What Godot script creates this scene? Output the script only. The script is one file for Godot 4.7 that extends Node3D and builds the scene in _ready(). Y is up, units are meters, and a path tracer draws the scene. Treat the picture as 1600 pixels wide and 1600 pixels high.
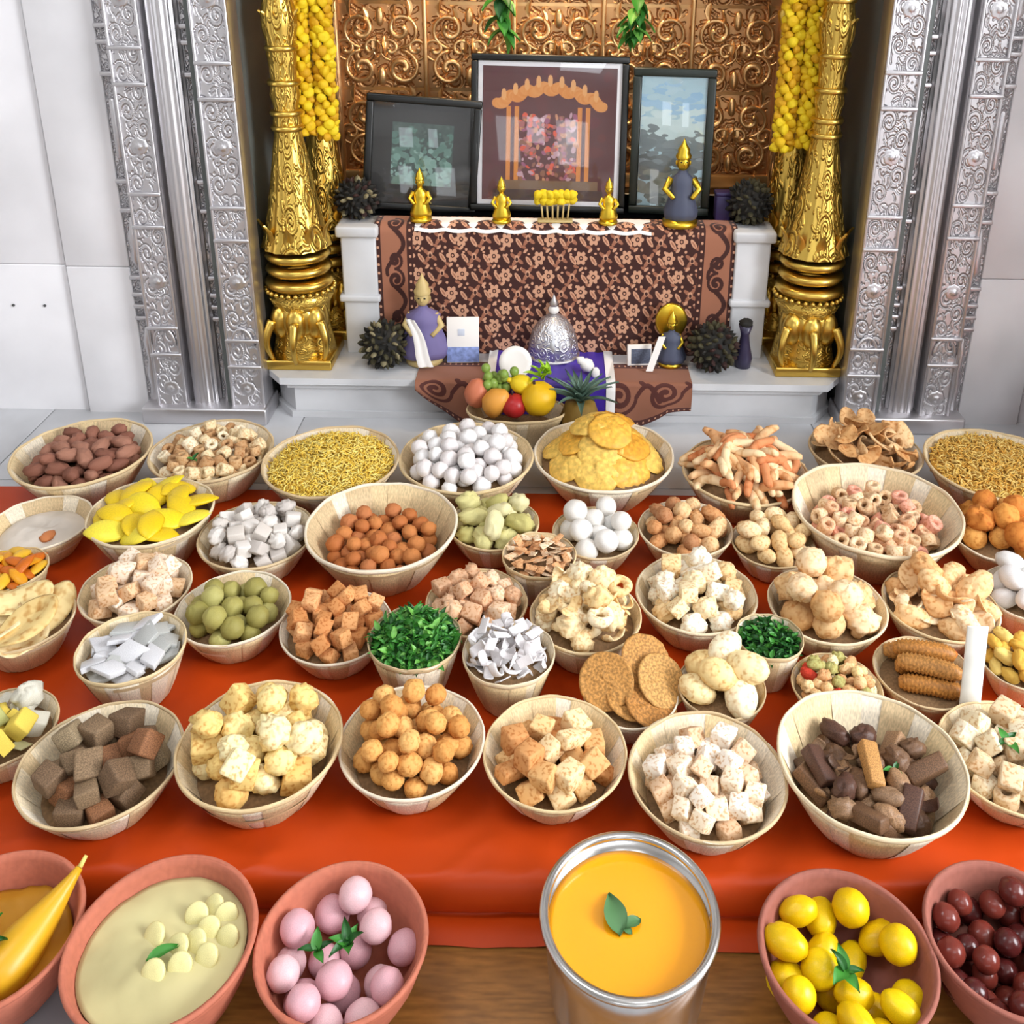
extends Node3D
# A temple hall: food offerings in bamboo baskets and clay bowls set out on an orange cloth before a small shrine.

const TOP := 0.07            # height of the marble step that carries the baskets
var used := {}
var mats := {}
var tex := {}
var shp := {}
var rng := RandomNumberGenerator.new()

# ---------------------------------------------------------------- scene tree helpers
func numbered(called: String) -> String:
	var n: int = used.get(called, 0)
	used[called] = n + 1
	return called if n == 0 else "%s_%03d" % [called, n]

func tag(o: Node, label: String, category := "", group := "", kind := "") -> Node:
	o.set_meta("label", label)
	if category: o.set_meta("category", category)
	if group: o.set_meta("group", group)
	if kind: o.set_meta("kind", kind)
	return o

func thing(called: String, at: Vector3, label: String, category: String, group := "", turn := 0.0) -> Node3D:
	var o := Node3D.new()
	o.name = numbered(called)
	add_child(o)
	o.position = at
	o.rotation.y = turn
	tag(o, label, category, group)
	return o

func part(parent: Node, called: String, mesh: Mesh, m: Material, xf := Transform3D()) -> MeshInstance3D:
	var o := MeshInstance3D.new()
	o.name = numbered(called) if parent == self else called
	o.mesh = mesh
	o.material_override = m
	o.transform = xf
	parent.add_child(o, true)
	return o

func struct(called: String, mesh: Mesh, m: Material, xf := Transform3D(), label := "") -> MeshInstance3D:
	var o := part(self, called, mesh, m, xf)
	o.set_meta("kind", "structure")
	if label: o.set_meta("label", label)
	return o

func at(x: float, y: float, z: float) -> Transform3D:
	return Transform3D(Basis(), Vector3(x, y, z))

func xf(pos: Vector3, rot := Vector3.ZERO, sc := Vector3.ONE) -> Transform3D:
	return Transform3D(Basis.from_euler(rot) * Basis.from_scale(sc), pos)

# ---------------------------------------------------------------- mesh helpers
func finish(st: SurfaceTool) -> ArrayMesh:
	st.generate_normals()
	return st.commit()

func surf(nu: int, nv: int, fn: Callable, flip := false) -> ArrayMesh:
	var st := SurfaceTool.new()
	st.begin(Mesh.PRIMITIVE_TRIANGLES)
	st.set_smooth_group(0)
	for j in nv + 1:
		for i in nu + 1:
			var u := float(i) / nu
			var v := float(j) / nv
			st.set_uv(Vector2(u, v))
			st.add_vertex(fn.call(u, v))
	for j in nv:
		for i in nu:
			var a := j * (nu + 1) + i
			var b := a + nu + 1
			var q := [a, a + 1, b, a + 1, b + 1, b] if not flip else [a, b, a + 1, a + 1, b, b + 1]
			for k in q: st.add_index(k)
	return finish(st)

func lathe(prof: Array, seg := 28, squash := 1.0, lobes := 0, lobe_amp := 0.0) -> ArrayMesh:
	var n := prof.size() - 1
	return surf(seg, n, func(u: float, v: float) -> Vector3:
		var p: Vector2 = prof[roundi(v * n)]
		var a := TAU * u
		var r := p.x * (1.0 + lobe_amp * cos(a * lobes))
		return Vector3(r * cos(a), p.y, r * sin(a) * squash))

func tube(path: Array, radii: Array, seg := 8, flat := 1.0) -> ArrayMesh:
	var n := path.size()
	var frames := []
	var up := Vector3.UP
	for i in n:
		var t: Vector3 = (path[mini(i + 1, n - 1)] - path[maxi(i - 1, 0)]).normalized()
		if absf(t.dot(up)) > 0.95 and i == 0: up = Vector3.RIGHT
		var side := t.cross(up).normalized()
		up = side.cross(t).normalized()
		frames.append([side, up])
	return surf(seg, n + 1, func(u: float, v: float) -> Vector3:
		var j := roundi(v * (n + 1))
		var i := clampi(j - 1, 0, n - 1)
		var r: float = radii[mini(i, radii.size() - 1)] if j > 0 and j <= n else 0.0
		var a := -TAU * u
		return path[i] + frames[i][0] * cos(a) * r + frames[i][1] * sin(a) * r * flat)

func blob(seed_: int, size: Vector3, amp := 0.05, freq := 1.4, nu := 14, nv := 9, power := 1.0) -> ArrayMesh:
	var fn := FastNoiseLite.new()
	fn.seed = seed_
	fn.frequency = freq
	fn.fractal_octaves = 2
	return surf(nu, nv, func(u: float, v: float) -> Vector3:
		var a := TAU * (u if u < 1.0 else 0.0)
		var b := PI * (v - 0.5)
		var d := Vector3(cos(b) * cos(a), sin(b), cos(b) * sin(a))
		if power != 1.0:
			d = Vector3(signf(d.x) * pow(absf(d.x), power), signf(d.y) * pow(absf(d.y), power), signf(d.z) * pow(absf(d.z), power))
		return d * size * (1.0 + amp * 2.0 * fn.get_noise_3dv(d * 1.7)))

# a box with rounded edges whose corners may be pushed about so that it looks cut by hand
func rbox(size: Vector3, bev: float, jit := 0.0, seed_ := 1) -> ArrayMesh:
	var r := RandomNumberGenerator.new()
	r.seed = seed_
	var off := []
	for k in 8: off.append(Vector3(r.randf_range(-jit, jit), r.randf_range(-jit, jit), r.randf_range(-jit, jit)))
	var h := size / 2.0
	var inn := Vector3(maxf(h.x - bev, 0.0), maxf(h.y - bev, 0.0), maxf(h.z - bev, 0.0))
	var st := SurfaceTool.new()
	st.begin(Mesh.PRIMITIVE_TRIANGLES)
	st.set_smooth_group(0)
	var base := 0
	for face in 6:
		var ax := face / 2
		var sg := 1.0 if face % 2 == 0 else -1.0
		var ua := (ax + 1) % 3
		var va := (ax + 2) % 3
		for j in 4:
			for i in 4:
				var p := Vector3.ZERO
				p[ax] = sg * h[ax]
				p[ua] = [-h[ua], -inn[ua], inn[ua], h[ua]][i]
				p[va] = [-h[va], -inn[va], inn[va], h[va]][j]
				var core := p.clamp(-inn, inn)
				var d := p - core
				var q := core + (d.normalized() * bev if d.length() > 0.0 else d)
				var w := (q / h + Vector3.ONE) / 2.0
				var o := Vector3.ZERO
				for k in 8:
					var wx := w.x if k & 1 else 1.0 - w.x
					var wy := w.y if k & 2 else 1.0 - w.y
					var wz := w.z if k & 4 else 1.0 - w.z
					o += off[k] * wx * wy * wz
				st.set_uv(Vector2(p[ua] / size[ua] + 0.5, 0.5 - p[va] / size[va]))
				st.add_vertex(q + o)
		for j in 3:
			for i in 3:
				var a := base + j * 4 + i
				var q := [a, a + 4, a + 1, a + 1, a + 4, a + 5] if sg > 0 else [a, a + 1, a + 4, a + 1, a + 5, a + 4]
				for k in q: st.add_index(k)
		base += 16
	return finish(st)

func box(sx: float, sy: float, sz: float, bev := 0.004) -> ArrayMesh:
	return rbox(Vector3(sx, sy, sz), minf(bev, minf(sx, minf(sy, sz)) * 0.45))

func bend(mesh: ArrayMesh, fn: Callable) -> ArrayMesh:
	var arr := mesh.surface_get_arrays(0)
	var vs: PackedVector3Array = arr[Mesh.ARRAY_VERTEX]
	for i in vs.size(): vs[i] = fn.call(vs[i])
	arr[Mesh.ARRAY_VERTEX] = vs
	var st := SurfaceTool.new()
	st.create_from_arrays(arr)
	return finish(st)

func join(list: Array) -> ArrayMesh:
	var st := SurfaceTool.new()
	st.begin(Mesh.PRIMITIVE_TRIANGLES)
	for e in list: st.append_from(e[0], 0, e[1])
	return st.commit()

# ---------------------------------------------------------------- textures and materials
func noise_tex(key: String, freq: float, lo: float, hi: float, size := 256, oct := 4, stretch := 1.0, browned := Color(0, 0, 0, 0)) -> Texture2D:
	if tex.has(key): return tex[key]
	var fn := FastNoiseLite.new()
	fn.seed = hash(key) % 1000
	fn.noise_type = FastNoiseLite.TYPE_SIMPLEX
	fn.frequency = freq
	fn.fractal_octaves = oct
	var src := fn.get_seamless_image(size, size if stretch == 1.0 else int(size / stretch))
	if stretch != 1.0: src.resize(size, size, Image.INTERPOLATE_BILINEAR)
	var im := Image.create(size, size, false, Image.FORMAT_RGB8)
	for y in size:
		for x in size:
			var n := src.get_pixel(x, y).r
			if browned.a > 0.5:
				im.set_pixel(x, y, Color.WHITE.lerp(browned, smoothstep(lo, hi, n)))
			else:
				var g := clampf(lerpf(lo, hi, n), 0.0, 1.0)
				im.set_pixel(x, y, Color(g, g, g))
	tex[key] = ImageTexture.create_from_image(im)
	return tex[key]

func mat(key: String, col: Color, rough := 0.7, opt := {}) -> StandardMaterial3D:
	if mats.has(key): return mats[key]
	var m := StandardMaterial3D.new()
	m.resource_name = key
	m.albedo_color = col
	m.roughness = rough
	m.metallic = opt.get("metal", 0.0)
	if opt.has("spec"): m.metallic_specular = opt.spec
	if opt.has("tex"):
		m.albedo_texture = opt.tex
		var s: float = opt.get("scale", 1.0)
		m.uv1_scale = opt.get("scale3", Vector3(s, s, s))
		m.uv1_triplanar = opt.get("tri", true)
		m.uv1_world_triplanar = opt.get("world", false)
	if opt.has("normal"):
		m.normal_enabled = true
		m.normal_texture = opt.normal
		m.normal_scale = opt.get("nscale", 1.0)
		if not opt.has("tex"):
			m.uv1_scale = opt.get("scale3", Vector3.ONE)
	if opt.has("bump"):
		m.heightmap_enabled = true
		m.heightmap_texture = opt.bump
		m.heightmap_scale = opt.get("bscale", 0.3)
	if opt.has("coat"):
		m.clearcoat_enabled = true
		m.clearcoat = opt.coat
		m.clearcoat_roughness = 0.2
	if opt.has("sss"):
		m.subsurf_scatter_enabled = true
		m.subsurf_scatter_strength = opt.sss
	if opt.has("back"):
		m.backlight_enabled = true
		m.backlight = opt.back
	if opt.has("sheen"):
		m.rim_enabled = true
		m.rim = opt.sheen
		m.rim_tint = 0.6
	mats[key] = m
	return m

# food: one colour with a fine speckle or browned patches
func food(col: Color, rough := 0.75, speck := "speck", _relief := 0.0) -> StandardMaterial3D:
	var key := "food_%s_%.2f_%s" % [col.to_html(false), rough, speck]
	return mat(key, col, rough, {"tex": tex[speck], "scale": 0.5, "spec": 0.4})

func stroke(h: PackedFloat32Array, w: int, ht: int, pts: Array, rad: float, level := 1.0) -> void:
	for p: Vector2 in pts:
		var x0 := int(floor(p.x - rad))
		var y0 := int(floor(p.y - rad))
		for y in range(y0, int(p.y + rad) + 2):
			for x in range(x0, int(p.x + rad) + 2):
				var d := Vector2(x, y).distance_to(p) / rad
				if d < 1.0:
					var k := posmod(y, ht) * w + posmod(x, w)
					h[k] = maxf(h[k], level * sqrt(1.0 - d * d))

func spiral(c: Vector2, r0: float, turns: float, start: float, hand: float) -> Array:
	var pts := []
	var n := int(26 * turns * maxf(1.0, r0 / 26.0))
	for i in n:
		var t := float(i) / n
		var r := r0 * (1.0 - t * 0.86)
		pts.append(c + Vector2(cos(start + hand * t * turns * TAU), sin(start + hand * t * turns * TAU)) * r)
	return pts

# repousse scrollwork as a normal map
func scroll_normal(key: String, w: int, ht: int, count: int, r: float, seed_: int) -> Texture2D:
	var q := RandomNumberGenerator.new()
	q.seed = seed_
	var h := PackedFloat32Array()
	h.resize(w * ht)
	for i in count:
		var c := Vector2(w * 0.5 + (w * 0.2) * (1 if i % 2 else -1), (i + 0.5) * ht / count)
		var hand := 1.0 if i % 2 else -1.0
		stroke(h, w, ht, spiral(c, r * q.randf_range(0.9, 1.1), 1.7, q.randf() * TAU, hand), r * 0.15)
		for k in 9:
			var a := q.randf() * TAU
			var l := []
			for t in 8: l.append(c + Vector2(cos(a), sin(a)) * r * (1.0 + t * 0.07) + Vector2(-sin(a), cos(a)) * t * t * 0.25)
			stroke(h, w, ht, l, r * 0.13, 0.8)
	for i in count * 12:
		stroke(h, w, ht, [Vector2(q.randf() * w, q.randf() * ht)], r * q.randf_range(0.1, 0.22), 0.6)
	var im := Image.create(w, ht, false, Image.FORMAT_RGB8)
	for y in ht:
		for x in w:
			var g := h[y * w + x]
			im.set_pixel(x, y, Color(g, g, g))
	im.bump_map_to_normal_map(6.0)
	tex[key] = ImageTexture.create_from_image(im)
	return tex[key]

func _ready() -> void:
	# ---- camera: a hand-held phone above the offerings, a crop below the lens axis
	var f := 1525.0
	var pitch := deg_to_rad(20.0)
	var roll := deg_to_rad(0.8)
	var cam := Camera3D.new()
	cam.name = "camera"
	var fw := Vector3(0, -sin(pitch), -cos(pitch))
	var up := Vector3(0, cos(pitch), -sin(pitch))
	var rt := Vector3.RIGHT * cos(roll) + up * sin(roll)
	up = up * cos(roll) - Vector3.RIGHT * sin(roll)
	cam.transform = Transform3D(Basis(rt, up, -fw), Vector3(0, 1.45, 0))
	cam.projection = Camera3D.PROJECTION_FRUSTUM
	cam.near = 0.05
	cam.far = 60.0
	cam.size = 2.0 * 800.0 / f * cam.near
	cam.frustum_offset = Vector2((800.0 - 868.0) / f, -(800.0 - 410.0) / f) * cam.near
	add_child(cam)
	cam.current = true
	# ---- surroundings and exposure
	var env := Environment.new()
	env.background_mode = Environment.BG_COLOR
	env.background_color = Color(0.62, 0.68, 0.75)
	env.tonemap_mode = Environment.TONE_MAPPER_LINEAR
	env.tonemap_exposure = 1.0
	env.sdfgi_enabled = true
	env.ssao_enabled = true
	env.ssil_enabled = true
	var we := WorldEnvironment.new()
	we.name = "surroundings"
	we.environment = env
	add_child(we)
	# ---- large lights: the tall window in the right-hand wall and two added ceiling fill panels
	area_light("window_daylight", Vector3(2.93, 1.75, -0.35), Vector3(-1, -0.12, -0.12), Vector2(1.7, 1.5), Color(0.97, 0.985, 1.0), 22.0)
	area_light("ceiling_daylight_panel", Vector3(-1.0, 2.98, -0.9), Vector3(0, -1, 0.001), Vector2(1.2, 0.6), Color(0.97, 0.985, 1.0), 1.8)  # unseen overhead source, added for soft fill
	area_light("ceiling_daylight_panel_b", Vector3(0.9, 2.98, 0.6), Vector3(0, -1, 0.001), Vector2(1.2, 0.6), Color(0.97, 0.985, 1.0), 1.0)
	area_light("rear_window_daylight", Vector3(-0.6, 1.45, 2.93), Vector3(0.05, -0.05, -1), Vector2(0.7, 1.0), Color(0.97, 0.985, 1.0), 0.6)
	area_light("rear_window_daylight_b", Vector3(0.85, 1.45, 2.93), Vector3(-0.05, -0.05, -1), Vector2(0.5, 1.0), Color(0.97, 0.985, 1.0), 0.4)
	make_textures()
	make_shapes()
	room()
	shrine()
	shrine_ornaments()
	cloth_and_board()
	baskets()
	front_bowls()

func area_light(called: String, pos: Vector3, dir: Vector3, size: Vector2, col: Color, energy: float) -> void:
	var l := AreaLight3D.new()
	l.name = called
	l.area_size = size
	l.light_color = col
	l.light_energy = energy
	l.shadow_enabled = true
	l.set("area_range", 12.0)
	add_child(l)
	l.transform = Transform3D(Basis.looking_at(dir.normalized(), Vector3.UP if absf(dir.y) < 0.9 else Vector3.BACK), pos)

func make_textures() -> void:
	rng.seed = 20
	noise_tex("speck", 0.09, 0.86, 1.0)
	noise_tex("blotch", 0.022, 0.76, 1.05)
	noise_tex("toast", 0.05, 0.6, 1.1)
	noise_tex("baked", 0.014, 0.45, 1.05, 256, 2, 1.0, Color(0.80, 0.63, 0.45))
	noise_tex("fibre", 0.04, 0.80, 1.04, 256, 4, 0.1)
	noise_tex("marble", 0.008, 0.84, 1.02, 256, 5)
	noise_tex("grain", 0.03, 0.7, 1.05, 256, 5, 0.12)
	noise_tex("clay", 0.05, 0.9, 1.02)
	scroll_normal("silver_scroll", 128, 1536, 34, 30.0, 5)
	scroll_normal("narrow_scroll", 64, 1536, 60, 17.0, 8)
	scroll_normal("gold_scroll", 256, 256, 6, 40.0, 3)
	mat("marble", Color(0.86, 0.86, 0.87), 0.35, {"tex": tex["marble"], "scale": 0.8, "world": true})
	mat("marble_white", Color(0.93, 0.92, 0.93), 0.3, {"tex": tex["marble"], "scale": 0.5, "world": true})
	mat("marble_floor", Color(0.72, 0.72, 0.74), 0.3, {"tex": tex["marble"], "scale": 0.7, "world": true})
	mat("grout", Color(0.72, 0.71, 0.70), 0.9)
	mat("dark_hole", Color(0.3, 0.3, 0.3), 0.9)
	mat("niche_grey", Color(0.38, 0.40, 0.39), 0.45, {"tex": tex["marble"], "scale": 0.6, "world": true})
	mat("plaster", Color(0.84, 0.83, 0.82), 0.85)
	mat("silver", Color(0.82, 0.81, 0.82), 0.4, {"metal": 1.0})
	mat("silver_chased", Color(0.84, 0.83, 0.84), 0.44, {"metal": 1.0, "normal": tex["silver_scroll"], "nscale": 1.4, "scale3": Vector3(1, 1, 1)})
	mat("silver_chased_narrow", Color(0.84, 0.83, 0.84), 0.44, {"metal": 1.0, "normal": tex["narrow_scroll"], "nscale": 1.4})
	mat("gold", Color(0.84, 0.70, 0.34), 0.3, {"metal": 1.0})
	mat("gold_carved", Color(0.84, 0.70, 0.34), 0.33, {"metal": 1.0, "normal": tex["gold_scroll"], "nscale": 1.2, "scale3": Vector3(3, 3, 3)})
	mat("copper_gold", Color(0.82, 0.62, 0.42), 0.4, {"metal": 0.85, "normal": tex["gold_scroll"], "nscale": 1.0, "scale3": Vector3(1, 1, 1)})
	mat("copper_gold_plain", Color(0.92, 0.73, 0.50), 0.34, {"metal": 0.85})
	mat("terracotta", Color(0.75, 0.43, 0.33), 0.8, {"tex": tex["clay"], "scale": 5.0})
	mat("terracotta_dark", Color(0.60, 0.35, 0.29), 0.8, {"tex": tex["clay"], "scale": 5.0})
	mat("steel", Color(0.78, 0.77, 0.76), 0.24, {"metal": 1.0})
	for k in 4:
		var c: Color = [Color(0.96, 0.88, 0.74), Color(0.93, 0.82, 0.63), Color(0.87, 0.76, 0.59), Color(0.98, 0.92, 0.82)][k]
		mat("bamboo_%d" % k, c, 0.6, {"tex": tex["fibre"], "tri": false, "scale3": Vector3(1.0, 0.25, 1), "spec": 0.4})
	mat("leaf_liner", Color(0.55, 0.42, 0.28), 0.85, {"tex": tex["blotch"], "scale": 2.0})
	mat("herb_dark", Color(0.10, 0.33, 0.10), 0.5, {"back": Color(0.1, 0.2, 0.05)})
	mat("herb_mid", Color(0.22, 0.50, 0.16), 0.5, {"back": Color(0.1, 0.2, 0.05)})
	mat("herb_light", Color(0.42, 0.66, 0.28), 0.5, {"back": Color(0.1, 0.2, 0.05)})

# ---------------------------------------------------------------- the hall
func room() -> void:
	var pl: Material = mats["plaster"]
	# lower floor of grey marble tiles, seen only at the bottom corners
	var fl := struct("floor", box(6.4, 0.1, 6.0), mats["grout"], at(0, -0.053, 0.2), "grey marble floor in front of the step")
	var t := box(0.594, 0.012, 0.594, 0.003)
	for i in 5:
		for j in 2:
			part(fl, "tile", t, mats["marble_floor"], at(-1.2 + i * 0.6, 0.047, -0.2 - 1.05 + j * 0.6))
	# raised marble step that carries the offerings and the shrine
	var step := struct("floor_step", box(4.4, 0.066, 2.2, 0.004), mats["marble"], at(0, 0.033, -2.175), "low white marble step under the offerings")
	var slab := box(0.722, 0.004, 0.522, 0.001)
	for i in 6:
		for j in 4:
			part(step, "tile", slab, mats["marble"], at(-1.8 + i * 0.725, 0.035, 0.835 - j * 0.525))
	# facade wall beside the shrine niche, marble slabs with fine joints
	for s in [-1, 1]:
		var w := struct("wall_left" if s < 0 else "wall_right", box(2.0, 3.1, 0.2), mats["grout"], at(s * 2.16, 1.5, -2.62), "marble wall beside the silver pillars")
		for i in 3:
			for j in 4:
				var ww := 0.173 if i == 0 else 0.7135
				var x: float = -s * (1.0 - 0.085) if i == 0 else -s * (1.0 - 0.175 - 0.36 - (i - 1) * 0.715)
				part(w, "marble_slab", box(ww, 1.0235, 0.03 if i else 0.055, 0.003), mats["marble_white"] , at(x, -0.985 + (j - 0.5) * 1.025, 0.11))
	for x in [-1.413, -1.50]:
		struct("trim_1", lathe([Vector2(0, 0), Vector2(0.004, 0.0), Vector2(0.004, 0.002), Vector2(0, 0.003)], 10), mats["dark_hole"], xf(Vector3(x, 0.394, -2.494), Vector3(PI / 2, 0, 0)), "small dark screw hole in the white wall")
	# side walls, rear wall and ceiling of the hall
	struct("wall_side_west", box(0.2, 3.1, 5.8), pl, at(-3.1, 1.5, 0.2))
	struct("wall_rear", box(6.4, 3.1, 0.2), pl, at(0, 1.5, 3.1))
	struct("ceiling", box(6.4, 0.2, 6.0), pl, at(0, 3.1, 0.2))
	struct("wall_lintel", box(2.4, 1.5, 0.2), pl, at(0, 2.35, -2.62))
	# right-hand wall with the window, the pier between window and facade, and an added light block
	struct("wall_side_east", box(0.2, 0.95, 5.8), pl, at(3.1, 0.475, 0.2))
	struct("wall_side_east_top", box(0.2, 0.5, 5.8), pl, at(3.1, 2.8, 0.2))
	struct("wall_side_east_rear", box(0.2, 1.65, 2.5), pl, at(3.1, 1.75, 1.85))
	struct("wall_side_east_pier", box(0.2, 1.65, 1.5), pl, at(3.1, 1.75, -1.95))
	struct("wall_return", box(0.16, 3.1, 1.1), pl, at(1.86, 1.5, -1.97))  # unseen wall added to keep window light off the right facade
	var glow := StandardMaterial3D.new()
	glow.albedo_color = Color(0.9, 0.95, 1.0)
	glow.emission_enabled = true
	glow.emission = Color(0.95, 0.98, 1.0)
	glow.emission_energy_multiplier = 1.6
	var wn := struct("window_1", box(0.02, 1.6, 1.78, 0.003), glow, at(3.02, 1.75, -0.3), "tall daylit window in the side wall")
	for k in 3:
		part(wn, "window_frame", box(0.05, 1.64, 0.05), mats["plaster"], at(-0.01, 0, -0.87 + k * 0.87))
	for k in 2:
		part(wn, "window_frame", box(0.05, 0.05, 1.8), mats["plaster"], at(-0.01, -0.8 + k * 1.6, 0))
	for e in [[-0.6, 0.7], [0.85, 0.5]]:
		var rw := struct("window_2" if e[0] < 0 else "window_3", box(e[1] + 0.06, 1.06, 0.02, 0.003), glow, at(e[0], 1.45, 2.99), "daylit window in the rear wall")
		for d in [-1, 1]:
			part(rw, "window_frame", box(e[1] + 0.12, 0.05, 0.05), pl, at(0, d * 0.53, -0.01))
			part(rw, "window_frame", box(0.05, 1.1, 0.05), pl, at(d * (e[1] / 2 + 0.03), 0, -0.01))
	var k := 0  # glowing panels out of view, added with the ceiling fill lights
	for p in [Vector3(-1.0, 3.0, -0.9), Vector3(0.9, 3.0, 0.6)]:
		var lamp := thing("ceiling_lamp", p, "flat white ceiling light panel " + ["over the offerings", "over the visitors"][k], "lamp", "ceiling light panels")
		part(lamp, "diffuser", box(1.2, 0.015, 0.6, 0.004), glow, at(0, -0.005, 0))
		part(lamp, "frame", box(1.26, 0.03, 0.66, 0.004), mats["plaster"], at(0, 0.012, 0))
		k += 1
	# the niche behind the pillars
	var ng: Material = mats["niche_grey"]
	struct("wall_niche_back", box(2.2, 2.0, 0.1), ng, at(0, 1.0, -3.12), "grey stone back wall of the niche")
	for s in [-1, 1]:
		struct("wall_niche_side", box(0.1, 2.0, 0.655), ng, at(s * 0.873, 1.0, -2.785), "grey stone side wall of the niche")
	struct("ceiling_niche", box(2.2, 0.1, 0.7), ng, at(0, 1.95, -2.8))
	# small warm downlight in the niche ceiling
	var dl := thing("niche_downlight", Vector3(0, 1.89, -2.78), "small round downlight in the niche ceiling", "lamp")
	part(dl, "trim_ring", lathe([Vector2(0.05, 0.0), Vector2(0.07, 0.0), Vector2(0.07, 0.012), Vector2(0.05, 0.012)], 24), mats["plaster"])
	var warm := StandardMaterial3D.new()
	warm.emission_enabled = true
	warm.emission = Color(1.0, 0.88, 0.70)
	warm.emission_energy_multiplier = 2.0
	part(dl, "lens", lathe([Vector2(0, 0.004), Vector2(0.05, 0.004), Vector2(0.05, 0.008), Vector2(0, 0.008)], 24), warm)
	var sl := SpotLight3D.new()
	sl.name = "niche_downlight_beam"
	sl.light_color = Color(1.0, 0.88, 0.70)
	sl.light_energy = 1.1
	sl.light_size = 0.05
	sl.spot_angle = 52.0
	sl.spot_range = 6.0
	sl.spot_attenuation = 2.0
	sl.shadow_enabled = true
	add_child(sl)
	sl.transform = Transform3D(Basis.looking_at(Vector3(0, -0.9, -0.22).normalized(), Vector3.UP), Vector3(0, 1.885, -2.78))
	silver_pillars()

# chased silver door posts: two faced panels, a half-round and narrow recessed strips on each side of the niche
func silver_pillars() -> void:
	var hgt := 1.62
	for s in [-1, 1]:
		var root := thing("silver_pillar", Vector3(0, TOP, -2.5), "chased silver door post beside the " + ("bright white wall" if s < 0 else "dull grey wall"), "pillar")
		part(root, "core", box(0.33, hgt, 0.03), mats["silver"], at(s * 0.978, hgt / 2, -0.004))
		for q in [[0.857, 0.094, 0], [1.071, 0.086, 1]]:
			var x: float = s * q[0]
			var wd: float = q[1]
			part(root, "relief_panel", surf(1, 1, func(u, v): return Vector3((u - 0.5) * wd, v * hgt, 0.0)), mats["silver_chased"], at(x, 0, 0.056))
			part(root, "panel_back", box(wd, hgt, 0.075, 0.003), mats["silver"], at(x, hgt / 2, 0.0175))
			for e in [-1, 1]:
				part(root, "border_bead", box(0.008, hgt, 0.012, 0.003), mats["silver"], at(x + e * (wd / 2 - 0.004), hgt / 2, 0.058))
			for y in [0.19, 0.27, 0.56, 0.65, 0.935, 1.025, 1.3, 1.38]:
				part(root, "cross_bar", box(wd, 0.011, 0.014, 0.003), mats["silver"], at(x, y - 0.02 + q[2] * 0.035, 0.06))
			# a raised medallion and an arch in each panel
			for y in [0.10, 0.42, 0.79, 1.16]:
				part(root, "medallion", lathe([Vector2(0, 0.006), Vector2(0.008, 0.005), Vector2(0.012, 0.001), Vector2(0.018, 0.004), Vector2(0.023, 0.0)], 20, 1.0, 8, 0.08), mats["silver"], xf(Vector3(x, y, 0.056), Vector3(PI / 2, 0, 0)))
			part(root, "arch", tube_arch(0.028, 0.05, 0.005), mats["silver"], at(x, 0.235, 0.06))
		for q in [[0.923, 0.04], [1.135, 0.044]]:
			var x: float = s * q[0]
			var wd: float = q[1]
			part(root, "recessed_strip", surf(1, 1, func(u, v): return Vector3((u - 0.5) * wd, v * hgt, 0.0)), mats["silver_chased_narrow"], at(x, 0, 0.0125))
			for y in [0.30, 0.335, 0.37, 0.42, 0.61, 0.69, 0.97, 1.05, 1.09]:
				part(root, "cross_bar", box(wd, 0.012, 0.02, 0.003), mats["silver"], at(x, y, 0.022))
			part(root, "lozenge", rbox(Vector3(0.02, 0.16, 0.02), 0.008), mats["silver"], xf(Vector3(x, 0.83, 0.024), Vector3(0, PI / 4, 0)))
			part(root, "turned_shaft", lathe([Vector2(0.004, 0.0), Vector2(0.014, 0.02), Vector2(0.01, 0.06), Vector2(0.014, 0.1), Vector2(0.007, 0.14), Vector2(0.013, 0.2), Vector2(0.004, 0.24)], 12), mats["silver"], at(x, 0.03, 0.018))
			part(root, "turned_shaft", lathe([Vector2(0.004, 0.0), Vector2(0.014, 0.02), Vector2(0.01, 0.05), Vector2(0.015, 0.08), Vector2(0.006, 0.12), Vector2(0.004, 0.14)], 12), mats["silver"], at(x, 0.45, 0.018))
			part(root, "turned_shaft", lathe([Vector2(0.004, 0.0), Vector2(0.014, 0.02), Vector2(0.01, 0.05), Vector2(0.015, 0.08), Vector2(0.006, 0.12), Vector2(0.004, 0.14)], 12), mats["silver"], at(x, 1.13, 0.018))
		# half-round moulding with fine flutes
		part(root, "half_round", surf(24, 1, func(u, v):
			var a: float = PI * u
			var r: float = 0.036 + 0.0035 * cos(a * 14.0)
			return Vector3(-cos(a) * r, v * hgt, sin(a) * r * 0.9)), mats["silver"], at(s * 0.985, 0, 0.018))
		part(root, "base_block", box(0.35, 0.05, 0.13, 0.006), mats["silver"], at(s * 0.978, 0.025, 0.02))

func tube_arch(w: float, h: float, r: float) -> ArrayMesh:
	var p := []
	for i in 13:
		var a := PI * i / 12.0
		p.append(Vector3(-cos(a) * w, sin(a) * h, 0))
	return tube(p, [r], 6)

# ---------------------------------------------------------------- the shrine
func extrude(poly: PackedVector2Array, y0: float, y1: float) -> ArrayMesh:
	var st := SurfaceTool.new()
	st.begin(Mesh.PRIMITIVE_TRIANGLES)
	st.set_smooth_group(-1)
	var n := poly.size()
	for i in n:
		var a := poly[i]
		var b := poly[(i + 1) % n]
		var q := [Vector3(a.x, y0, a.y), Vector3(b.x, y0, b.y), Vector3(b.x, y1, b.y), Vector3(a.x, y1, a.y)]
		for k in [0, 1, 2, 0, 2, 3]: st.add_vertex(q[k])
	var tri := Geometry2D.triangulate_polygon(poly)
	for k in tri: st.add_vertex(Vector3(poly[k].x, y1, poly[k].y))
	for k in tri: st.add_vertex(Vector3(poly[k].x, y0, poly[k].y))
	st.generate_normals()
	return st.commit()

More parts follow.
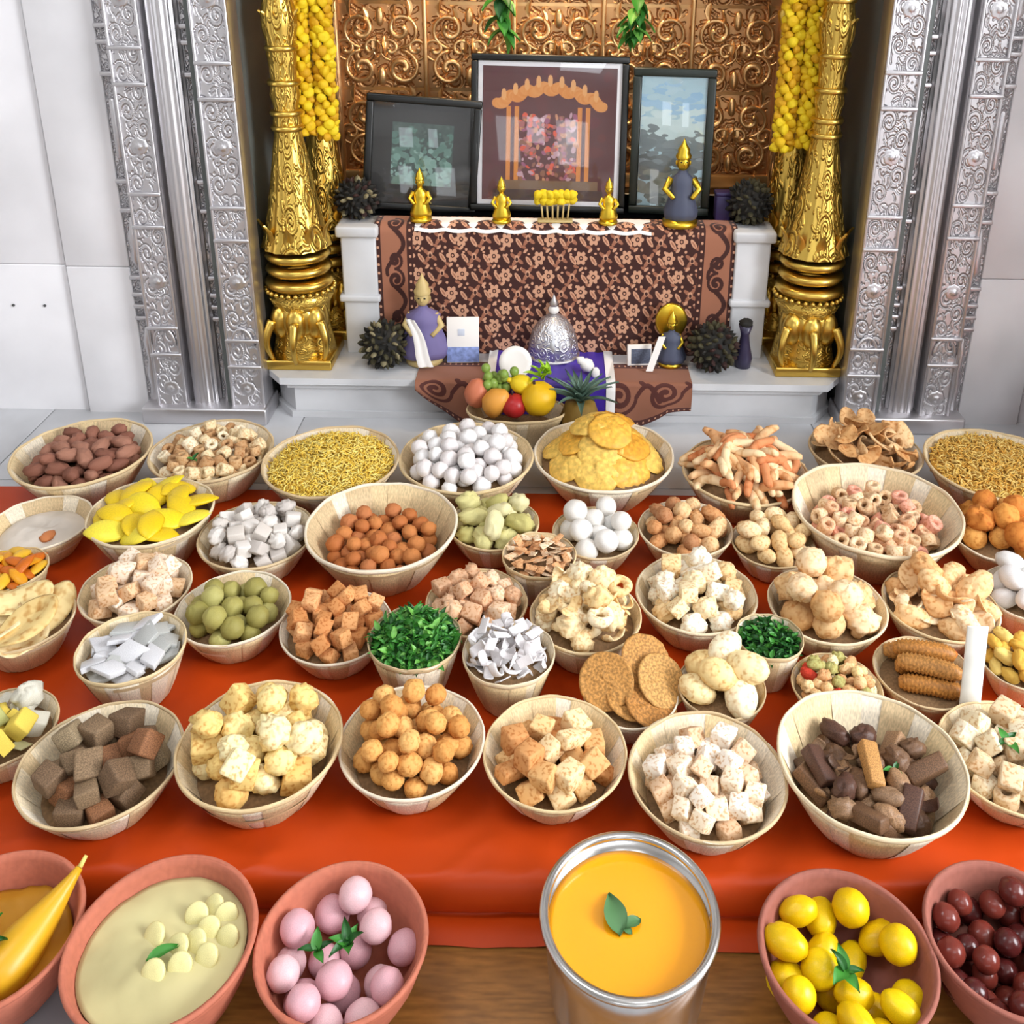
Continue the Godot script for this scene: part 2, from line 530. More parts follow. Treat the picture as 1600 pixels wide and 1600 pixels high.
func plan(front: float, side: float, zf: float, zc: float, zb: float) -> PackedVector2Array:
	return PackedVector2Array([Vector2(-front, zf), Vector2(front, zf), Vector2(side, zc), Vector2(side, zb), Vector2(-side, zb), Vector2(-side, zc)])

func shrine() -> void:
	var mw: Material = mats["marble"]
	var pd := thing("marble_altar", Vector3(0, TOP, 0), "white marble stepped altar under the brown patterned cloth", "altar")
	part(pd, "plinth", extrude(plan(0.735, 0.80, -2.475, -2.555, -3.0), 0.0, 0.105), mw)
	part(pd, "plinth_moulding", extrude(plan(0.745, 0.812, -2.468, -2.55, -3.0), 0.0, 0.02), mw)
	part(pd, "plinth_moulding", extrude(plan(0.75, 0.82, -2.46, -2.545, -3.0), 0.098, 0.118), mw)
	part(pd, "plinth_cornice", extrude(plan(0.765, 0.838, -2.44, -2.53, -3.0), 0.118, 0.138), mw)
	part(pd, "pedestal", box(1.15, 0.30, 0.32, 0.006), mw, at(0, 0.138 + 0.15, -2.82))
	part(pd, "pedestal_cornice", box(1.21, 0.018, 0.35, 0.006), mw, at(0, 0.305, -2.815))
	part(pd, "upper_pedestal", box(1.14, 0.22, 0.31, 0.006), mw, at(0, 0.42, -2.825))
	part(pd, "top_cornice", box(1.22, 0.03, 0.36, 0.008), mw, at(0, 0.515, -2.815))
	for e in [-1, 1]:
		part(pd, "side_pier", box(0.10, 0.37, 0.10, 0.006), mw, at(e * 0.56, 0.32, -2.66))
		part(pd, "pier_cornice", box(0.118, 0.022, 0.118, 0.006), mw, at(e * 0.562, 0.312, -2.66))
		part(pd, "pier_cornice", box(0.12, 0.034, 0.12, 0.008), mw, at(e * 0.562, 0.513, -2.66))
	# gilt carved panel on the niche back wall, built of repeated scroll tiles
	var gp := thing("gilt_wall_panel", Vector3(0, 0, -3.055), "coppery gilt carved wall panel of leafy scrolls behind the pictures", "wall panel")
	part(gp, "panel", box(1.42, 1.5, 0.02, 0.004), mats["copper_gold_plain"], at(0, 0.95, 0))
	var sp := spiral3(0.055, 1.4, 0.011)
	var sp2 := spiral3(0.036, 1.3, 0.008)
	var leaf := leaf_mesh(0.07, 0.026, 0.012)
	var drop := blob(3, Vector3(0.014, 0.03, 0.012), 0.02)
	for r in 3:
		for c in 5:
			var ox := (c - 2) * 0.272
			var oy := 0.78 + r * 0.262
			var tile := part(gp, "scroll_tile", surf(6, 6, func(u, v): return Vector3((u - 0.5) * 0.262, (v - 0.5) * 0.252, 0.004 * (1.0 - pow(absf(u - 0.5) * 2.0, 8.0)) * (1.0 - pow(absf(v - 0.5) * 2.0, 8.0)))), mats["copper_gold"], at(ox, oy, 0.0115))
			for e in [-1, 1]:
				part(tile, "scroll", sp, mats["copper_gold_plain"], xf(Vector3(e * 0.062, 0.052, 0.008), Vector3.ZERO, Vector3(e, 1, 1)))
				part(tile, "scroll", sp, mats["copper_gold_plain"], xf(Vector3(e * 0.062, -0.066, 0.008), Vector3.ZERO, Vector3(e, -1, 1)))
				part(tile, "scroll", sp2, mats["copper_gold_plain"], xf(Vector3(e * 0.028, -0.005, 0.008), Vector3.ZERO, Vector3(-e, 1, 1)))
				part(tile, "scroll", sp2, mats["copper_gold_plain"], xf(Vector3(e * 0.107, -0.005, 0.008), Vector3.ZERO, Vector3(e, 1, 1)))
				part(tile, "acanthus_leaf", leaf, mats["copper_gold_plain"], xf(Vector3(e * 0.012, 0.03, 0.010), Vector3(PI / 2, 0, -e * 0.5)))
				part(tile, "acanthus_leaf", leaf, mats["copper_gold_plain"], xf(Vector3(e * 0.05, 0.115, 0.010), Vector3(PI / 2, 0, e * 1.1)))
				part(tile, "acanthus_leaf", leaf, mats["copper_gold_plain"], xf(Vector3(e * 0.085, -0.12, 0.010), Vector3(PI / 2, 0, -e * 0.9)))
			part(tile, "bud", drop, mats["copper_gold_plain"], at(0, 0.09, 0.012))
			part(tile, "bud", drop, mats["copper_gold_plain"], at(0, -0.09, 0.012))
	for c in 6:
		part(gp, "upright_strip", box(0.014, 0.80, 0.016, 0.005), mats["copper_gold_plain"], at((c - 2.5) * 0.272, 1.04, 0.022))
	part(gp, "ledge_strip", box(1.42, 0.05, 0.02, 0.006), mats["copper_gold_plain"], at(0, 0.63, 0.022))
	for e in [-1, 1]:
		part(gp, "edge_strip", box(0.05, 1.5, 0.03, 0.01), mats["copper_gold"], at(e * 0.695, 0.95, 0.02))
	columns()

func spiral3(r0: float, turns: float, rad: float) -> ArrayMesh:
	var p := []
	var q := []
	var n := 26
	for i in n:
		var t := float(i) / (n - 1)
		var a := t * turns * TAU - PI / 2
		var r := r0 * (1.0 - 0.85 * t)
		p.append(Vector3(cos(a) * r, sin(a) * r, 0))
		q.append(rad * lerpf(0.55, 1.15, t))
	return tube(p, q, 6)

# a pointed leaf lying in xz, tip along +z, gently cupped
func leaf_mesh(l: float, w: float, cup: float) -> ArrayMesh:
	return surf(4, 8, func(u: float, v: float) -> Vector3:
		var k := sin(PI * pow(v, 0.8)) * (1.0 - 0.25 * v) + 0.02
		var x := (u - 0.5) * 2.0
		return Vector3(x * w * 0.5 * k, cup * (x * x * 0.6 - 0.3) + 0.12 * l * sin(v * PI), (v - 0.1) * l))

func columns() -> void:
	# profile: neck rings, flaring carved shaft, mouldings, elephant base
	var shaft := []
	for i in 30:
		var t := i / 29.0
		var y := lerpf(0.35, 1.36, t)
		var r := 0.0
		if y < 0.66: r = lerpf(0.102, 0.040, pow((y - 0.35) / 0.31, 0.75))
		elif y < 0.90: r = 0.037 + 0.004 * sin((y - 0.66) * 70.0)
		elif y < 1.02: r = 0.037 + 0.012 * sin((y - 0.90) / 0.12 * PI)
		else: r = 0.034 + 0.004 * sin(y * 60.0)
		shaft.append(Vector2(r, y))
	var shaft_mesh := lathe(shaft, 48, 1.0, 16, 0.035)
	var base_mesh := lathe([Vector2(0.0, 0.03), Vector2(0.096, 0.03), Vector2(0.09, 0.06), Vector2(0.078, 0.12), Vector2(0.086, 0.18), Vector2(0.098, 0.205), Vector2(0.0, 0.206)], 36, 1.0, 10, 0.02)
	var ring := lathe([Vector2(0.07, -0.014), Vector2(0.096, -0.012), Vector2(0.104, 0.0), Vector2(0.096, 0.012), Vector2(0.07, 0.014)], 36)
	var bead := blob(2, Vector3(0.0075, 0.0075, 0.0075), 0.0, 1.0, 8, 6)
	var head := blob(5, Vector3(0.032, 0.05, 0.03), 0.05, 1.5, 14, 10)
	var ear := blob(6, Vector3(0.026, 0.04, 0.010), 0.06, 1.5, 12, 8)
	var tp := []
	var tr := []
	for i in 14:
		var t := i / 13.0
		tp.append(Vector3(0.0, -t * 0.115, 0.028 + 0.02 * sin(t * 3.4) + 0.012 * t))
		tr.append(lerpf(0.015, 0.0065, t))
	var trunk := tube(tp, tr, 10)
	var petal := leaf_mesh(0.075, 0.035, 0.012)
	var spots := [[Vector3(-0.722, 0.208, -2.575), 0.93, "golden carved column with elephant base beside the window-lit silver post"], [Vector3(0.718, 0.208, -2.575), 0.93, "golden carved column with elephant base beside the shaded silver post"], [Vector3(-0.685, 0.208, -2.775), 0.84, "slimmer golden column standing behind a garlanded one near the dark framed print"], [Vector3(0.685, 0.208, -2.775), 0.84, "slimmer golden column standing behind a garlanded one near the blue grey print"]]
	for sp in spots:
		var root := thing("golden_column", sp[0], sp[2], "column", "golden columns of the shrine")
		root.scale = Vector3(sp[1], 1.0, sp[1])
		part(root, "foot_plate", box(0.20, 0.03, 0.19, 0.005), mats["gold"], at(0, 0.015, 0))
		part(root, "base", base_mesh, mats["gold_carved"])
		for a in [-0.75, 0.0, 0.75]:
			var b := Basis(Vector3.UP, a)
			var h := part(root, "elephant_carving", head, mats["gold"], Transform3D(b, b * Vector3(0, 0.135, 0.078)))
			part(h, "trunk", trunk, mats["gold"], at(0, 0.01, 0))
			for e in [-1, 1]: part(h, "ear", ear, mats["gold"], xf(Vector3(e * 0.03, 0.005, -0.004), Vector3(0, e * 0.5, 0)))
		part(root, "bead_ring", join(range(30).map(func(k): return [bead, at(cos(TAU * k / 30) * 0.101, 0.225, sin(TAU * k / 30) * 0.101)])), mats["gold"])
		for y in [0.245, 0.285, 0.325]:
			part(root, "moulding", ring, mats["gold"], xf(Vector3(0, y, 0), Vector3.ZERO, Vector3.ONE * (0.95 if y > 0.28 else 1.0)))
		part(root, "shaft", shaft_mesh, mats["gold_carved"])
		for k in 9:
			var b := Basis(Vector3.UP, TAU * k / 9)
			part(root, "petal", petal, mats["gold"], Transform3D(b * Basis(Vector3.RIGHT, -1.35), b * Vector3(0, 0.36, 0.094)))
			part(root, "petal", petal, mats["gold"], Transform3D(b * Basis(Vector3.RIGHT, -1.3), b * Vector3(0, 0.92, 0.036)))
		for y in [0.68, 0.72, 0.80, 0.89, 1.03, 1.07]:
			part(root, "moulding", ring, mats["gold"], xf(Vector3(0, y, 0), Vector3.ZERO, Vector3(0.46, 0.6, 0.46)))

# ---------------------------------------------------------------- printed cloth, pictures
func ell(im: Image, c: Vector2, rx: float, ry: float, rot: float, col: Color) -> void:
	var m := maxf(rx, ry) + 1.0
	var cs := cos(-rot)
	var sn := sin(-rot)
	for y in range(maxi(0, int(c.y - m)), mini(im.get_height(), int(c.y + m) + 1)):
		for x in range(maxi(0, int(c.x - m)), mini(im.get_width(), int(c.x + m) + 1)):
			var d := Vector2(x, y) - c
			var q := Vector2(d.x * cs - d.y * sn, d.x * sn + d.y * cs) / Vector2(rx, ry)
			if q.length_squared() < 1.0: im.set_pixel(x, y, col)

func swirl(im: Image, pts: Array, w0: float, w1: float, col: Color) -> void:
	for i in pts.size():
		var w := lerpf(w0, w1, float(i) / pts.size())
		ell(im, pts[i], w, w, 0, col)

func print_cloth(w: int, h: int, border: int, seed_: int) -> Texture2D:
	var q := RandomNumberGenerator.new()
	q.seed = seed_
	var dark := Color(0.23, 0.075, 0.045)
	var pale := Color(0.80, 0.60, 0.48)
	var tan_ := Color(0.62, 0.40, 0.30)
	var im := Image.create(w, h, false, Image.FORMAT_RGB8)
	im.fill(dark)
	# flowers, buds and leaves in staggered rows
	for r in h / 46 + 2:
		for c in w / 64 + 2:
			var o := Vector2(c * 64 + (32 if r % 2 else 0), r * 46) + Vector2(q.randf_range(-4, 4), q.randf_range(-4, 4))
			if (r + c) % 2 == 0:
				for k in 6: ell(im, o + Vector2(cos(k * TAU / 6), sin(k * TAU / 6)) * 11, 8, 6, k * TAU / 6, pale)
				ell(im, o, 6, 6, 0, dark)
				ell(im, o, 3, 3, 0, pale)
			else:
				for k in 4: ell(im, o + Vector2(cos(k * TAU / 4 + 0.6), sin(k * TAU / 4 + 0.6)) * 12, 11, 5, k * TAU / 4 + 0.6, tan_)
				ell(im, o, 7, 9, 0, pale)
				ell(im, o + Vector2(0, 2), 4, 5, 0, dark)
			ell(im, o + Vector2(36, 6), 15, 6, 0.9, pale)
			ell(im, o + Vector2(36, 6), 9, 2, 0.9, tan_)
			ell(im, o + Vector2(26, -20), 8, 4, -0.7, pale)
			ell(im, o + Vector2(-14, 22), 9, 4, 0.3, tan_)
			ell(im, o + Vector2(14, 26), 4, 4, 0, pale)
			ell(im, o + Vector2(-30, -10), 4, 3, 0, pale)
	# side borders: S-shaped scrolls between dotted bands
	if border > 0:
		for side in 2:
			var x0 := 0 if side == 0 else w - border
			im.fill_rect(Rect2i(x0, 0, border, h), tan_)
			for e in 2:
				var bx: int = [x0, x0 + border - 18][e]
				im.fill_rect(Rect2i(bx, 0, 18, h), dark)
				for y in h / 22 + 1: ell(im, Vector2(bx + 9, y * 22 + 8), 4, 4, 0, pale)
			for r in h / 150 + 1:
				var cc := Vector2(x0 + border * 0.52, r * 150 + 50)
				swirl(im, spiral(cc, 27, 1.5, -PI / 2, 1.0 if side == 0 else -1.0), 4, 7, dark)
				var l := []
				for t in 40: l.append(cc + Vector2(sin(t / 39.0 * PI * 1.6) * 26, 20 + t * 3.0))
				swirl(im, l, 7, 5, dark)
				swirl(im, spiral(cc + Vector2(0, 100), 22, 1.4, PI / 2, -1.0 if side == 0 else 1.0), 4, 6, dark)
	return ImageTexture.create_from_image(im)

func scroll_band(w: int, h: int) -> Texture2D:
	var dark := Color(0.29, 0.10, 0.06)
	var tan_ := Color(0.54, 0.34, 0.25)
	var im := Image.create(w, h, false, Image.FORMAT_RGB8)
	im.fill(tan_)
	for k in w / 190 + 1:
		var c := Vector2(k * 190 + 80, h * 0.55)
		swirl(im, spiral(c, h * 0.27, 1.8, 0.0, 1.0), 7, 13, dark)
		var l := []
		for t in 50: l.append(c + Vector2(h * 0.27 + t * 2.0, -sin(t / 49.0 * PI) * h * 0.22 + t * 0.6))
		swirl(im, l, 8, 11, dark)
		ell(im, c + Vector2(95, -h * 0.2), 16, 9, 0.5, dark)
	im.fill_rect(Rect2i(0, 0, w, 22), dark)
	im.fill_rect(Rect2i(0, h - 26, w, 26), dark)
	for x in w / 24 + 1:
		ell(im, Vector2(x * 24 + 8, 11), 4, 4, 0, Color(0.78, 0.58, 0.46))
		ell(im, Vector2(x * 24 + 8, h - 13), 4, 5, 0, Color(0.78, 0.58, 0.46))
	return ImageTexture.create_from_image(im)

func shrine_print() -> Texture2D:
	var w := 360
	var h := 340
	var im := Image.create(w, h, false, Image.FORMAT_RGB8)
	im.fill(Color(0.30, 0.08, 0.09))
	var q := RandomNumberGenerator.new()
	q.seed = 9
	for k in 60: ell(im, Vector2(q.randf() * w, q.randf() * h), q.randf_range(6, 22), q.randf_range(6, 30), q.randf() * 3, Color(0.29 + q.randf() * 0.07, 0.075 + q.randf() * 0.03, 0.085 + q.randf() * 0.04))
	var gold := Color(0.78, 0.48, 0.16)
	# canopy on four posts
	for x in [70, 92, 262, 284]: im.fill_rect(Rect2i(x - 6, 100, 12, 190), gold)
	for k in 90:
		var t := k / 89.0
		ell(im, Vector2(40 + t * 280, 92 - sin(t * PI) * 38 + 6 * sin(t * 40)), 16, 13, 0, gold.lightened(0.15 * q.randf()))
	for k in 9: ell(im, Vector2(56 + k * 31, 70 - sin(k / 8.0 * PI) * 36), 7, 15, 0, gold.lightened(0.25))
	# crowd of small bright offerings under the canopy
	for k in 240:
		var p := Vector2(q.randf_range(100, 256), q.randf_range(120, 286))
		var col: Color = [Color(0.62, 0.36, 0.36), Color(0.72, 0.50, 0.36), Color(0.55, 0.30, 0.42), Color(0.80, 0.30, 0.18), Color(0.70, 0.56, 0.60), Color(0.50, 0.32, 0.24)][q.randi() % 6]
		ell(im, p, q.randf_range(3, 8), q.randf_range(3, 10), q.randf() * 3, col)
	im.fill_rect(Rect2i(44, 288, 272, 26), Color(0.45, 0.34, 0.24))
	im.fill_rect(Rect2i(30, 312, 300, 28), Color(0.24, 0.14, 0.13))
	return ImageTexture.create_from_image(im)

func hazy_print(w: int, h: int, cols: Array, n: int, long: float, seed_: int) -> Texture2D:
	var q := RandomNumberGenerator.new()
	q.seed = seed_
	var im := Image.create(w, h, false, Image.FORMAT_RGB8)
	im.fill(cols[0])
	for k in n:
		var p := Vector2(q.randf() * w, q.randf() * h)
		var band := clampi(int(p.y / h * (cols.size() - 1) + q.randf_range(-0.2, 0.9)), 0, cols.size() - 1)
		var c: Color = cols[band]
		var s := q.randf_range(3, 13)
		ell(im, p, s * long, s, q.randf_range(-0.25, 0.25), c.lightened(q.randf() * 0.12))
	return ImageTexture.create_from_image(im)

func framed(called: String, pos: Vector3, rot: Vector3, w: float, h: float, rim: float, frame_m: Material, mount: float, mount_m: Material, pic: Texture2D, label: String) -> void:
	var root := thing(called, pos, label, "picture")
	root.rotation = rot
	for e in [-1, 1]:
		part(root, "frame_bar", box(w, rim, 0.022, 0.004), frame_m, at(0, h / 2 + e * (h - rim) / 2, 0))
		part(root, "frame_bar", box(rim, h - 2 * rim, 0.022, 0.004), frame_m, at(e * (w - rim) / 2, h / 2, 0))
	part(root, "backing", box(w - 0.01, h - 0.01, 0.006, 0.002), frame_m, at(0, h / 2, -0.01))
	part(root, "mount", box(w - 2 * rim, h - 2 * rim, 0.003, 0.001), mount_m, at(0, h / 2, 0.0))
	var pw := w - 2 * rim - 2 * mount
	var ph := h - 2 * rim - 2 * mount
	var pm := StandardMaterial3D.new()
	pm.albedo_texture = pic
	pm.roughness = 0.5
	part(root, "print", surf(1, 1, func(u, v): return Vector3((u - 0.5) * pw, (0.5 - v) * ph, 0.0)), pm, at(0, h / 2, 0.003))
	part(root, "glass_pane", box(w - 2 * rim, h - 2 * rim, 0.002, 0.0005), mats["picture_glass"], at(0, h / 2, 0.007))

func shrine_ornaments() -> void:
	var q := RandomNumberGenerator.new()
	q.seed = 77
	var gl := mat("picture_glass", Color(0.1, 0.1, 0.1, 0.01), 0.03)
	gl.transparency = BaseMaterial3D.TRANSPARENCY_ALPHA
	var fld := FastNoiseLite.new()
	fld.frequency = 4.0
	# upper drape over the pedestal front
	var dm := mat("print_cloth", Color.WHITE, 0.8, {"sheen": 0.3})
	dm.albedo_texture = print_cloth(1060, 400, 112, 4)
	part(self, "patterned_drape", surf(60, 24, func(u: float, v: float) -> Vector3:
		var x := (u - 0.5) * 1.03
		var s := v * 0.47
		var n := fld.get_noise_2d(x * 2.2, 3.0) * 0.006 * clampf((s - 0.1) * 5.0, 0.0, 1.0)
		if s < 0.07: return Vector3(x, 0.6035 + 0.001, -2.70 + s)
		return Vector3(x + n * 0.5, 0.6035 - (s - 0.07), -2.627 + n + 0.008 * sin(minf((s - 0.07) * 30.0, PI / 2)))), dm)
	tag(get_child(get_child_count() - 1), "brown cloth printed with beige flowers hanging from the altar top", "cloth")
	# lower drape with a scrolled border over the plinth edge, its hem curved
	var bm := mat("scroll_cloth", Color.WHITE, 0.8, {"sheen": 0.3})
	bm.albedo_texture = scroll_band(1140, 260)
	part(self, "scrolled_drape", surf(70, 22, func(u: float, v: float) -> Vector3:
		var x := lerpf(-0.385, 0.385, u)
		var edge := 1.0 - pow(absf(x) / 0.39, 2.4)
		var drop := 0.02 + 0.115 * clampf(edge * 1.5, 0.0, 1.0)
		if x > 0.0: drop = maxf(drop, 0.085)
		var flat_ := 0.12
		if v < 0.35: return Vector3(x, 0.2105, -2.434 - flat_ * (1.0 - v / 0.35))
		var s := (v - 0.35) / 0.65
		return Vector3(x, 0.2105 - s * drop, -2.433 + 0.006 * sin(x * 46.0) * s + 0.01 * sin(s * 2.5))), bm)
	tag(get_child(get_child_count() - 1), "brown cloth with dark scrolled border draped over the plinth edge", "cloth")
	# purple cloth with white lace edges
	var pc := thing("purple_cloth", Vector3(0, 0.2125, -2.42), "purple satin cloth with white lace edges over the plinth centre", "cloth")
	var pm := mat("purple_satin", Color(0.26, 0.16, 0.62), 0.45, {"sheen": 0.5})
	var lm := mat("white_lace", Color(0.92, 0.91, 0.9), 0.8)
	var drape := func(x0: float, x1: float, lift: float) -> ArrayMesh:
		return surf(24, 20, func(u: float, v: float) -> Vector3:
			var x := lerpf(x0, x1, u)
			var s := v * 0.33
			var n := 0.004 * sin(x * 70.0 + s * 12.0)
			if s < 0.21: return Vector3(x, lift + 0.002 + absf(n), -0.21 + s)
			return Vector3(x, lift - (s - 0.21), 0.004 + lift + n + 0.012 * (s - 0.21) / 0.12))
	part(pc, "satin", drape.call(-0.175, 0.155, 0.0), pm)
	part(pc, "lace_edge", drape.call(-0.19, -0.165, 0.002), lm)
	part(pc, "lace_edge", drape.call(0.145, 0.17, 0.002), lm)
	# framed pictures on the altar top
	var black := mat("black_frame", Color(0.05, 0.055, 0.05), 0.35)
	var green := mat("dark_frame", Color(0.12, 0.15, 0.13), 0.35)
	var white := mat("white_mount", Color(0.9, 0.89, 0.9), 0.7)
	var grey := mat("charcoal_mount", Color(0.08, 0.08, 0.08), 0.6)
	framed("framed_picture", Vector3(-0.027, 0.602, -2.765), Vector3(-0.15, 0.0, -0.012), 0.455, 0.455, 0.02, black, 0.014, white, shrine_print(), "black framed picture of a golden canopy on maroon, the tallest one")
	framed("framed_picture", Vector3(0.33, 0.602, -2.76), Vector3(-0.06, -0.1, 0.0), 0.235, 0.425, 0.024, green, 0.001, white, hazy_print(200, 390, [Color(0.62, 0.74, 0.78), Color(0.55, 0.70, 0.80), Color(0.72, 0.80, 0.80), Color(0.40, 0.45, 0.46), Color(0.30, 0.33, 0.33), Color(0.42, 0.44, 0.40), Color(0.26, 0.30, 0.28)], 420, 2.4, 5), "narrow upright framed picture in pale blue and grey")
	framed("framed_picture", Vector3(-0.405, 0.602, -2.755), Vector3(-0.1, 0.12, -0.085), 0.33, 0.335, 0.022, black, 0.055, grey, hazy_print(200, 210, [Color(0.16, 0.24, 0.22), Color(0.26, 0.40, 0.36), Color(0.40, 0.54, 0.50), Color(0.30, 0.42, 0.36)], 300, 1.0, 8), "tilted dark picture with charcoal mount and small teal print")
	# lace runner along the altar top
	var ln := part(self, "lace_runner", surf(60, 6, func(u: float, v: float) -> Vector3:
		var x := lerpf(-0.4, 0.27, u)
		return Vector3(x, 0.606 - maxf(0.0, v - 0.7) * 0.06 - 0.006 * absf(sin(x * 40.0)) * v, -2.69 + v * 0.075)), lm)
	tag(ln, "white lace runner along the altar top in front of the pictures", "cloth")
	# ---- garlands of marigolds
	var fl := flower_mesh()
	var ym := [mat("marigold", Color(0.88, 0.72, 0.04), 0.7, {"back": Color(0.3, 0.2, 0.0)}), mat("marigold_deep", Color(0.82, 0.62, 0.03), 0.7, {"back": Color(0.3, 0.2, 0.0)}), mat("marigold_light", Color(0.90, 0.78, 0.08), 0.7, {"back": Color(0.3, 0.2, 0.0)})]
	for g in [[-0.690, 0.865, -2.63], [-0.630, 0.85, -2.645], [0.622, 0.835, -2.645], [0.682, 0.85, -2.63]]:
		var sd: float = signf(g[0])
		var root := thing("marigold_garland", Vector3(g[0], g[1], g[2]), "thick yellow marigold garland hanging " + ("against the golden column" if absf(g[0]) > 0.66 else "against the gilt panel") + (" by the dark framed print" if sd < 0 else " by the narrow upright picture"), "garland", "marigold garlands " + ("by the dark print" if sd < 0 else "by the upright picture"))
		part(root, "string", tube([Vector3.ZERO, Vector3(0, 0.5, 0)], [0.002], 5), mats["herb_mid"])
		for r in 27:
			for c in 4:
				var a := TAU * c / 4.0 + r * 0.6
				part(root, "marigold", fl, ym[q.randi() % 3], xf(Vector3(cos(a) * 0.02, r * 0.018, sin(a) * 0.02), Vector3(q.randf() * 6, q.randf() * 6, q.randf() * 6), Vector3.ONE * q.randf_range(0.85, 1.15)))
	# ---- green bunches hanging from above
	for b in [[-0.167, 1.105, -2.9], [0.225, 1.105, -2.9]]:
		var root := thing("hanging_leaf_bunch", Vector3(b[0], b[1], b[2]), "small bunch of green leaves hanging before the gilt panel", "leaves", "hanging leaf bunches")
		part(root, "stem", tube([Vector3(0, 0.0, 0), Vector3(0.004, 0.3, 0)], [0.003], 5), mats["herb_dark"])
		for k in 20:
			part(root, "leaf", shp["leaf"][0], mats[["herb_dark", "herb_mid", "herb_mid", "herb_light"][k % 4]], xf(Vector3(0, q.randf_range(0.0, 0.12), 0), Vector3(q.randf_range(0.5, 1.4), q.randf() * TAU, 0), Vector3.ONE * 0.07 * q.randf_range(0.8, 1.2)))
	# ---- gilt drops hanging from the canopy above
	for b in [[-0.615, 1.165], [0.612, 1.115]]:
		var root := thing("gilt_pendant", Vector3(b[0], b[1], -2.72), "small gilt drop pendant hanging beside the " + ("dark print side garland" if b[0] < 0 else "upright picture side garland"), "pendant")
		part(root, "drop", lathe([Vector2(0, 0), Vector2(0.007, 0.012), Vector2(0.004, 0.03), Vector2(0.016, 0.055), Vector2(0.02, 0.075), Vector2(0.008, 0.09), Vector2(0.012, 0.1), Vector2(0, 0.108)], 18), mats["gold"])
		part(root, "chain", tube([Vector3(0, 0.105, 0), Vector3(0, 0.35, 0)], [0.0025], 6), mats["gold"])
	# ---- dark dried-flower balls
	var petal := blob(3, Vector3(0.010, 0.005, 0.014), 0.2, 2.0, 8, 5)
	var dmat := [mat("dried_dark", Color(0.09, 0.08, 0.06), 0.8), mat("dried_olive", Color(0.24, 0.22, 0.13), 0.8), mat("dried_pale", Color(0.52, 0.48, 0.36), 0.8), mat("dried_brown", Color(0.20, 0.10, 0.08), 0.8)]
	for b in [[-0.485, 0.212, -2.53, 0.063, "on the plinth beside the white card", [0, 1, 1, 2]], [0.452, 0.212, -2.535, 0.066, "on the plinth beside the yellow idol", [0, 1, 1, 3]], [-0.575, 0.60, -2.70, 0.055, "on the altar top beside the dark print", [0, 0, 3, 2]], [0.555, 0.60, -2.70, 0.06, "on the altar top beside the upright picture", [0, 0, 1, 1]]]:
		var r: float = b[3]
		var root := thing("dried_flower_ball", Vector3(b[0], b[1], b[2]), "round ball of dark dried flowers " + b[4], "flower ball")
		part(root, "core", blob(2, Vector3.ONE * r * 0.93, 0.05), dmat[0], at(0, r, 0))
		for k in 110:
			var y := 1.0 - 2.0 * (k + 0.5) / 110
			var a := k * 2.39996
			var d := Vector3(sqrt(1 - y * y) * cos(a), y, sqrt(1 - y * y) * sin(a))
			part(root, "petal", petal, dmat[b[5][q.randi() % 4]], Transform3D(Basis.looking_at(d, Vector3(0.3, 1, 0.2)) * Basis(Vector3.FORWARD, q.randf() * 6), Vector3(0, r, 0) + d * r * 0.96))
	idols(q)
	fruit(q)

func flower_mesh() -> ArrayMesh:
	return surf(16, 8, func(u: float, v: float) -> Vector3:
		var a := TAU * (u if u < 1.0 else 0.0)
		var b := PI * (v - 0.5)
		var r := 0.0145 * (1.0 + 0.22 * sin(a * 8.0) * cos(b) + 0.12 * sin(b * 12.0))
		return Vector3(cos(b) * cos(a) * r, sin(b) * r * 0.8, cos(b) * sin(a) * r))

